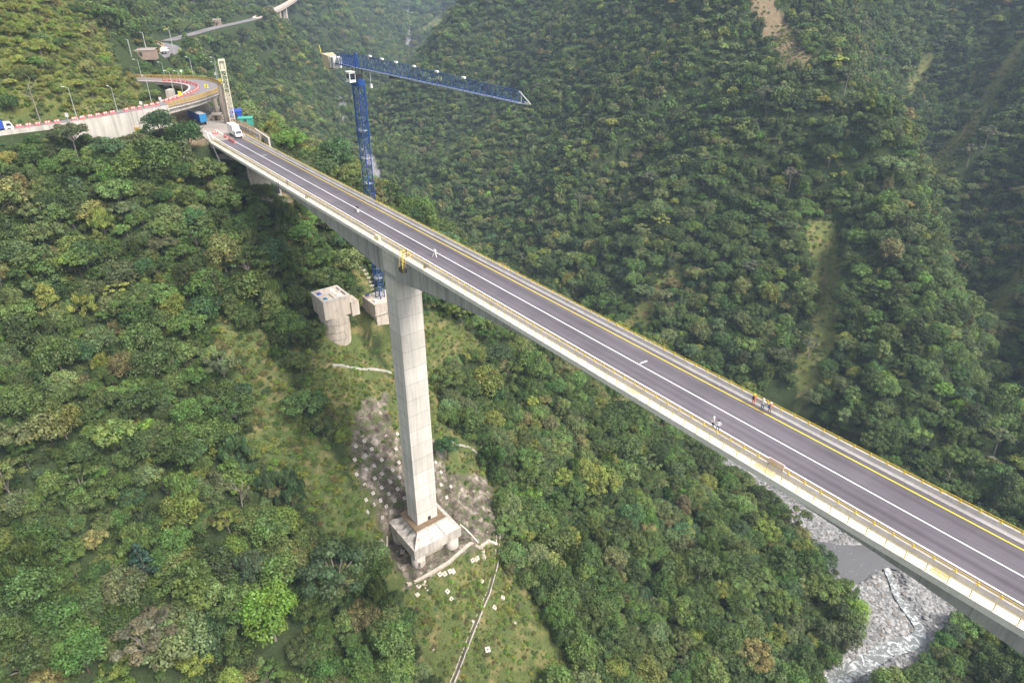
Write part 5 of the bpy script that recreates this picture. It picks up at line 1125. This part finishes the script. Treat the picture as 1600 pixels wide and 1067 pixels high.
for (u, v, h_, lab) in [(232, 92, 11, 'lamp pole at the brown building by the distant road'), (272, 84, 12, 'tall lamp pole at the end of the distant road bend'), (206, 90, 7, 'lamp pole left of the brown building by the distant road')]:
    x, y, z = at(u, v); e = empty('street_lamp', (x, y, z), 2.6, lab, 'street lamp'); m = MB(); m.bar((0, 0, -1), (0, 0, h_), .2, 6); m.build('pole', M['steel'], e); m = MB(); m.bar((0, 0, h_), (2, 0, h_ + .3), .12); m.build('arm', M['steel'], e)
r3 = MB()
for i in range(22): x, y = A3[4 + i] if 4 + i < len(A3) else A3[-1]; r3.box(x - .9, x + .9, y - .4, y + .4, 4.5, 6.2)
# ------------------------------------------------------------------ people
def person(loc, rz, label, skin, top_, legs, hat=None, vest=None, pose='stand', bag=None):
    J = {'pelvis': (0, 0, .93), 'spine': (0, 0, 1.15), 'chest': (0, 0, 1.36), 'neck': (0, .0, 1.50), 'head': (0, .02, 1.60), 'crown': (0, .02, 1.72)}
    E_ = [('pelvis', 'spine'), ('spine', 'chest'), ('chest', 'neck'), ('neck', 'head'), ('head', 'crown')]
    Rr = {'pelvis': (.155, .11), 'spine': (.135, .10), 'chest': (.165, .11), 'neck': (.055, .055), 'head': (.085, .10), 'crown': (.06, .07)}
    for s, nm in ((-1, 'l'), (1, 'r')):
        arm = {'stand': [(.20, 0, 1.40), (.27, -.02, 1.12), (.25, .14, .92)], 'rail': [(.20, .02, 1.40), (.28, .18, 1.18), (.20, .42, 1.14)], 'hold': [(.20, 0, 1.40), (.27, .02, 1.13), (.12, .26, 1.12)], 'hip': [(.20, 0, 1.4), (.38, -.08, 1.15), (.20, .08, 1.0)]}[pose]
        for q, (j, rd_) in enumerate(zip(arm, (.06, .045, .035))): J[nm + 'a%d' % q] = (s * j[0], j[1], j[2]); Rr[nm + 'a%d' % q] = (rd_, rd_)
        J[nm + 'h'] = (s * (arm[2][0] - .01), arm[2][1] + .09, arm[2][2] - .03); Rr[nm + 'h'] = (.03, .022)
        E_ += [('chest', nm + 'a0'), (nm + 'a0', nm + 'a1'), (nm + 'a1', nm + 'a2'), (nm + 'a2', nm + 'h')]
        J[nm + 'hip'] = (s * .10, 0, .86); J[nm + 'knee'] = (s * .12, .03 * (1 + s), .48); J[nm + 'ank'] = (s * .13, .02 * s - .02, .09); J[nm + 'toe'] = (s * .15, .02 * s + .15, .04)
        for a, rd_ in (('hip', .095), ('knee', .062), ('ank', .042), ('toe', .035)): Rr[nm + a] = (rd_, rd_)
        E_ += [('pelvis', nm + 'hip'), (nm + 'hip', nm + 'knee'), (nm + 'knee', nm + 'ank'), (nm + 'ank', nm + 'toe')]
    ks = list(J); me = bpy.data.meshes.new('person_skeleton'); me.from_pydata([J[k] for k in ks], [(ks.index(a), ks.index(b)) for a, b in E_], [])
    o = bpy.data.objects.new('person_tmp', me); COL.objects.link(o); md = o.modifiers.new('s', 'SKIN')
    for i, k in enumerate(ks): me.skin_vertices[0].data[i].radius = Rr[k]
    me.skin_vertices[0].data[0].use_root = True; sb = o.modifiers.new('u', 'SUBSURF'); sb.levels = 1; sb.render_levels = 1
    bpy.context.view_layer.update(); ev = o.evaluated_get(bpy.context.evaluated_depsgraph_get()); nm_ = bpy.data.meshes.new_from_object(ev); bpy.data.objects.remove(o)
    for x in (M['skin'], M[top_], M[legs], M['dark']): nm_.materials.append(x)
    for p in nm_.polygons:
        c = p.center; far_arm = abs(c.x) > .19 and c.z > .8
        p.material_index = 3 if c.z < .10 else 2 if (c.z < .95 and not far_arm) else 0 if (c.z > 1.475 or (far_arm and c.z < 1.10 and pose == 'stand') or (c.y > .30)) else 1
        p.use_smooth = True
    b = bpy.data.objects.new('person', nm_); COL.objects.link(b); b.location = loc; b.rotation_euler = (0, 0, rz); tag(b, label, 'person')
    m = MB()
    if hat:   # helmet: dome and brim
        rings = []
        for z, q in ((1.66, .15), (1.665, .125), (1.74, .115), (1.79, .08), (1.81, .02)): rings.append([(q * math.cos(t) , .02 + q * 1.1 * math.sin(t), z) for t in np.linspace(0, 6.283, 15)[:-1]])
        MB().loft(rings).build('helmet', M[hat], b, True)
    else:
        rings = [[(q * math.cos(t), .0 + q * 1.05 * math.sin(t), z) for t in np.linspace(0, 6.283, 13)[:-1]] for z, q in ((1.60, .085), (1.66, .105), (1.73, .098), (1.77, .05))]; MB().loft(rings).build('hair', M['dark'], b, True)
    if vest: MB().loft([[(q * 1.25 * math.cos(t), q * .85 * math.sin(t), z) for t in np.linspace(0, 6.283, 13)[:-1]] for z, q in ((.93, .165), (1.15, .155), (1.38, .165), (1.44, .11))]).build('vest', M[vest], b, True)
    if bag: MB().box(-.17, .17, -.30, -.13, 1.02, 1.42, 0, .03).build('backpack', M[bag], b)
    return b
fr = BR     # facing +N (towards the right rail): local +y is N when rz = BR
person(sw3(-40.6, 72.15, .02), fr + .1, 'person in orange overalls and yellow helmet leaning at the far rail, leftmost of three', 'skin', 'orange', 'orange', 'lime', None, 'rail', 'dark')
person(sw3(-39.2, 72.12, .02), fr - .1, 'person in white shirt, jeans and white helmet at the far rail, middle of three', 'skin', 'shirt', 'jean', 'white', None, 'rail')
person(sw3(-38.1, 72.1, .02), fr - .05, 'person in brown trousers with dark backpack at the far rail, rightmost of three', 'skin', 'orange', 'khaki', 'white', None, 'rail', 'jean')
person(sw3(-40.6, 63.6, .02), fr + math.pi - .5, 'person in white helmet and pale shirt standing by the near rail', 'skin', 'pink', 'dark', 'white', None, 'hold')
person(sw3(-39.8, 63.5, .02), fr + math.pi + .6, 'bareheaded person in white shirt and pale jeans by the near rail', 'skin', 'shirt', 'jean', None, None, 'hip')
x, y, _ = atz(452, 291, .14); s1, w1 = tosw(x, y); w1 = min(w1, 61.7); person(sw3(s1, w1, .15), fr + 2.6, 'person in dark clothes standing on the walkway near the far end', 'skin', 'barkd', 'barkd', None, None, 'hold')
x, y, _ = atz(632, 403, .14); s1, w1 = tosw(x, y); sB = s1; person(sw3(s1, 61.6, .15), fr + math.pi, 'person in dark clothes at the walkway rail above the hanging work platform', 'skin', 'barkd', 'khaki', None, None, 'rail')
# work platform hanging outside the deck edge
e = empty('work_platform', sw3(sB + .6, 60.2, -2.5), BR, 'yellow suspended work platform hanging off the deck edge beside the pier', 'work platform')
m = MB(); m.box(-.8, .8, -.5, .45, 0, .12); m.box(-.8, .8, -.5, -.44, .12, 1.0); m.box(-.8, -.74, -.44, .45, .12, 1.0); m.box(.74, .8, -.44, .45, .12, 1.0); m.build('cradle', M['barkd'], e)
m = MB()
for a in (-.7, .7):
    m.bar((a, -.45, 1.0), (a, .0, 4.2), .05); m.bar((a, 0, 4.2), (a, 1.5, 4.0), .05); m.bar((a, .4, 1.0), (a, .3, 4.1), .04); m.bar((a, 1.5, 4.0), (a, 1.5, 2.7), .05)
for z in (1.6, 2.3, 3.0, 3.7): m.bar((-.7, .0, z), (.7, .0, z), .04)
m.build('hanger_frame', M['yellow'], e)
x, y, _ = atz(441, 292, -1.0); s1, w1 = tosw(x, y); e = empty('work_cradle', sw3(s1, 60.3, -2.4), BR, 'dark cradle hung under the deck edge near the far end', 'work platform'); m = MB(); m.box(-.8, .8, -.5, .3, 0, 1.3, 0, .1); m.build('cradle', M['dark'], e); m = MB(); m.bar((-.6, 0, 1.2), (-.6, .5, 3.0), .05); m.bar((.6, 0, 1.2), (.6, .5, 3.0), .05); m.build('hanger', M['dark'], e)
def small_item(name, px, z, lab, cat, build, wfix=None):
    x, y, _ = atz(px[0], px[1], z); s1, w1 = tosw(x, y); e = empty(name, sw3(s1, wfix or w1, z), BR, lab, cat); build(e); return e
def tripod(e):
    m = MB()
    for a in (0, 2.1, 4.2): m.bar((.55 * math.cos(a), .55 * math.sin(a), 0), (0, 0, 1.15), .045)
    m.build('tripod_legs', M['whitep'], e); m = MB(); m.box(-.22, .22, -.2, .2, 1.12, 1.6, 0, .04); m.build('instrument', M['white'], e); m = MB(); m.bar((-.25, 0, 1.6), (.25, 0, 1.6), .09, 8); m.build('lens', M['grey'], e)
small_item('survey_tripod', (680, 401), .03, 'white survey instrument on tripod standing left of the centre line', 'tripod', tripod)
def target(e):
    m = MB(); m.box(-.35, .35, -.2, .2, 0, .5, 0, .05); m.bar((0, 0, .5), (0, 0, 1.0), .05); m.build('stand', M['whitep'], e); m = MB(); m.box(-.6, .6, -.12, .12, 1.0, 1.25); m.build('cross_bar', M['dark'], e)
small_item('survey_target', (559, 331), .03, 'small white stand with dark cross bar on the far half of the deck', 'survey target', target)
def bag(e): MB().loft([[(q * math.cos(t), .8 * q * math.sin(t), z) for t in np.linspace(0, 6.28, 10)[:-1]] for z, q in ((0, .3), (.15, .42), (.4, .38), (.55, .15))]).build('sack', M['barkd'], e, True); MB().bar((0, 0, .5), (.1, .05, .75), .07, 6).build('sack_neck', M['barkd'], e)
small_item('tool_sack', (483, 309), .15, 'dark tool sack lying on the walkway near the far end', 'sack', bag, 61.5); small_item('tool_sack', (669, 417), .15, 'small dark tool sack on the walkway right of the work platform', 'sack', bag, 61.7)
def board2(e):
    m = MB(); m.box(-1.0, 1.0, -.05, .05, .0, .75); m.box(-1.05, 1.05, -.06, .06, .75, .8); m.build('panel', M['pinkb'], e)
    m = MB(); m.box(-.9, -.84, -.3, .3, -.2, .0); m.box(.84, .9, -.3, .3, -.2, .0); m.build('foot', M['wood'], e)
small_item('notice_board', (1206, 733), .86, 'faded pink and white board resting on the near barrier', 'board', board2, 62.3)
def frame(e):
    m = MB()
    for a, b in (((-1.3, 0), (1.3, 0)), ((-1.3, .42), (1.3, .42)), ((-1.3, 0), (-1.3, .42)), ((1.3, 0), (1.3, .42)), ((0, 0), (0, .42))): m.bar((a[0], a[1], .08), (b[0], b[1], .08), .022)
    m.build('frame_bars', M['yellow'], e)
    m = MB(); m.bar((-1.3, .2, .13), (1.3, .2, .13), .02); m.build('loose_bar', M['yellow'], e)
small_item('spare_rail_panel', (1197, 733), .15, 'long yellow spare railing panel lying on the walkway by the pink board', 'railing panel', frame, 61.3)
e = small_item('spare_rail_panel', (1467, 897), .15, 'short stack of yellow railing bars lying on the walkway at right', 'railing panel', frame, 61.25); e.scale = (.55, 1.3, 1)
small_item('spare_rail_panel', (989, 612), .15, 'small yellow railing frame lying on the walkway in mid span', 'railing panel', frame, 61.3).scale = (.5, 1, 1)
def blk(e):
    m = MB(); m.box(-1.1, 1.1, -.35, .35, 0, .7, 0, .05); m.box(-.9, .9, -.25, .25, .7, .9); m.build('plank_stack', M['cream'], e)
small_item('plank_stack', (604, 371), .15, 'pale stack of planks resting against the near barrier above the pier', 'plank stack', blk, 61.75)
# ------------------------------------------------------------------ boulders and bare trunks
rb = MB(); 
def rock_mesh(seed):
    r2 = np.random.default_rng(seed); import bmesh
    bm = bmesh.new(); bmesh.ops.create_icosphere(bm, subdivisions=2, radius=1)
    for v_ in bm.verts: v_.co *= 1 + .28 * (r2.random() - .5); v_.co.z *= .65; v_.co = Vector([round(c * 2.2) / 2.2 * .35 + c * .65 for c in v_.co])
    me = bpy.data.meshes.new('rock'); bm.to_mesh(me); bm.free(); me.materials.append(M['rock']); return me
kk = NT('river_rock'); ti = kk.attr('tint', 'INSTANCER', 'Color'); M['rock'] = kk.base(kk.mix(ti, kk.ramp(kk.noise(2.5, 5, kk.coord()), [(.3, .75), (.7, 1.1)]), 1.0, 'MULTIPLY'), .85, .2)
rks = [rock_mesh(i) for i in range(4)]; empt = bpy.data.meshes.new('rock_core')
RK = [(m_, empt, 'rock') for m_ in rks]
x, y = jgrid(70, 175, 95, 260, .95, r); z = gz(x, y); u, v, dd = proj(x, y, z); k = inpoly(u, v, GRAVP) & (dd > 150) & (dd < 330) & (z < -125) & ~inpoly(x, y, POOL_XY); x, y, z = x[k], y[k], z[k]
m0 = len(x); dr_, _z = pdist(x, y, RAPID); sz = .10 + .55 * r.random(m0) ** 5 + np.where(dr_ < 7, .45 * r.random(m0) ** 2, 0)
tt = np.array([(.25, .243, .24), (.17, .167, .165), (.35, .34, .33), (.23, .20, .175)])[r.integers(0, 4, m0)]
# boulders along the rock cut by the pier
xb, yb = jgrid(-80, 20, 90, 200, 2.3, r); zb = gz(xb, yb); kb = (r.random(len(xb)) < .35) & (patches(xb, yb, zb) == 4) & ~blocked(xb, yb, zb, -2.5); xb, yb, zb = xb[kb], yb[kb], zb[kb]
x = np.concatenate([x, xb]); y = np.concatenate([y, yb]); z = np.concatenate([z, zb]); sz = np.concatenate([sz, .25 + .7 * r.random(len(xb)) ** 2]); tt = np.concatenate([tt, np.array([(.31, .26, .215), (.16, .13, .11)])[r.integers(0, 2, len(xb))]])
m0 = len(x); T0 = T; T = {'x': x, 'y': y, 'z': z, 's': sz, 'sz': sz * (.7 + .5 * r.random(m0)), 'vi': r.integers(0, 4, m0), 'tint': np.concatenate([tt, np.ones((m0, 1))], 1)}
gn_scatter('boulders', np.ones(m0, bool), RK, 'grey boulders and cobbles on the gravel banks and the rock cut'); T = T0
for (u, v, h_, lean, lab) in [(905, 600, 8, .5, 'bare pale trunk leaning in the forest right of the pier'), (66, 200, 13, 0, 'tall bare trunk standing at the road edge on the upper left'), (380, 800, 9, .4, 'thin bare pale trunk in the left forest beside the grassy strip'), (1480, 760, 8, .9, 'leaning bare trunk above the small waterfall'), (1140, 330, 13, .15, 'slender bare pale trunk on the right slope'), (1010, 130, 15, .1, 'thin pale dead trunk high on the right slope')]:
    x, y, z = at(u, v); e = empty('bare_tree', (x, y, z), random.random() * 6, lab, 'bare tree'); m = MB(); m.bar((0, 0, -1), (lean * h_ * .3, 0, h_ * .6), .22, 6, 0, .14); m.bar((lean * h_ * .3, 0, h_ * .6), (lean * h_ * .7, .2, h_), .14, 6, 0, .05); m.build('trunk', M['bark'], e)
    for i in range(6):
        a = i * 1.1; zz = h_ * (.55 + .07 * i); xx = lean * h_ * .3 + .1; m = MB(); q = (xx + 1.9 * math.cos(a), 1.9 * math.sin(a), zz + 1.6); m.bar((xx, 0, zz), q, .08, 5, 0, .03); m.bar(q, (q[0] + .6 * math.cos(a + .8), q[1] + .6 * math.sin(a + .8), q[2] + .9), .04, 4); m.build('branch', M['bark'], e)
# waterfall on the tributary
for px, wd, lab in [([(1545,716),(1556,722),(1566,728)], 1.3, 'white waterfall of the side stream among the trees'), ([(1530,786),(1532,794)], .7, 'thin white cascade of the side stream below the waterfall')]:
    pts = [at(u, v) for u, v in px]; m = MB(); m.loft([[(p[0] - wd, p[1], p[2] + .1), (p[0] + wd, p[1], p[2] + .1), (p[0] + wd, p[1], p[2] + .5), (p[0] - wd, p[1], p[2] + .5)] for p in pts]); tag(m.build('waterfall', M['rapid']), lab, None, None, 'structure')
# ------------------------------------------------------------------ haze
hz = MB().box(-1700, 1700, -700, 5400, float(GZ.min()) - 1.5, max(60, float(GZ.max()) + 40))
hm = bpy.data.materials.new('valley_haze'); hm.use_nodes = True; t_ = hm.node_tree; t_.nodes.remove(t_.nodes["Principled BSDF"])
pv = t_.nodes.new("ShaderNodeVolumePrincipled"); pv.inputs["Color"].default_value = (.62, .77, 1, 1); pv.inputs["Density"].default_value = .00017; pv.inputs["Anisotropy"].default_value = .1
t_.links.new(pv.outputs[0], t_.nodes["Material Output"].inputs["Volume"])
ho = hz.build('haze', hm); tag(ho, 'thin blue haze filling the valley', None, None, 'stuff')
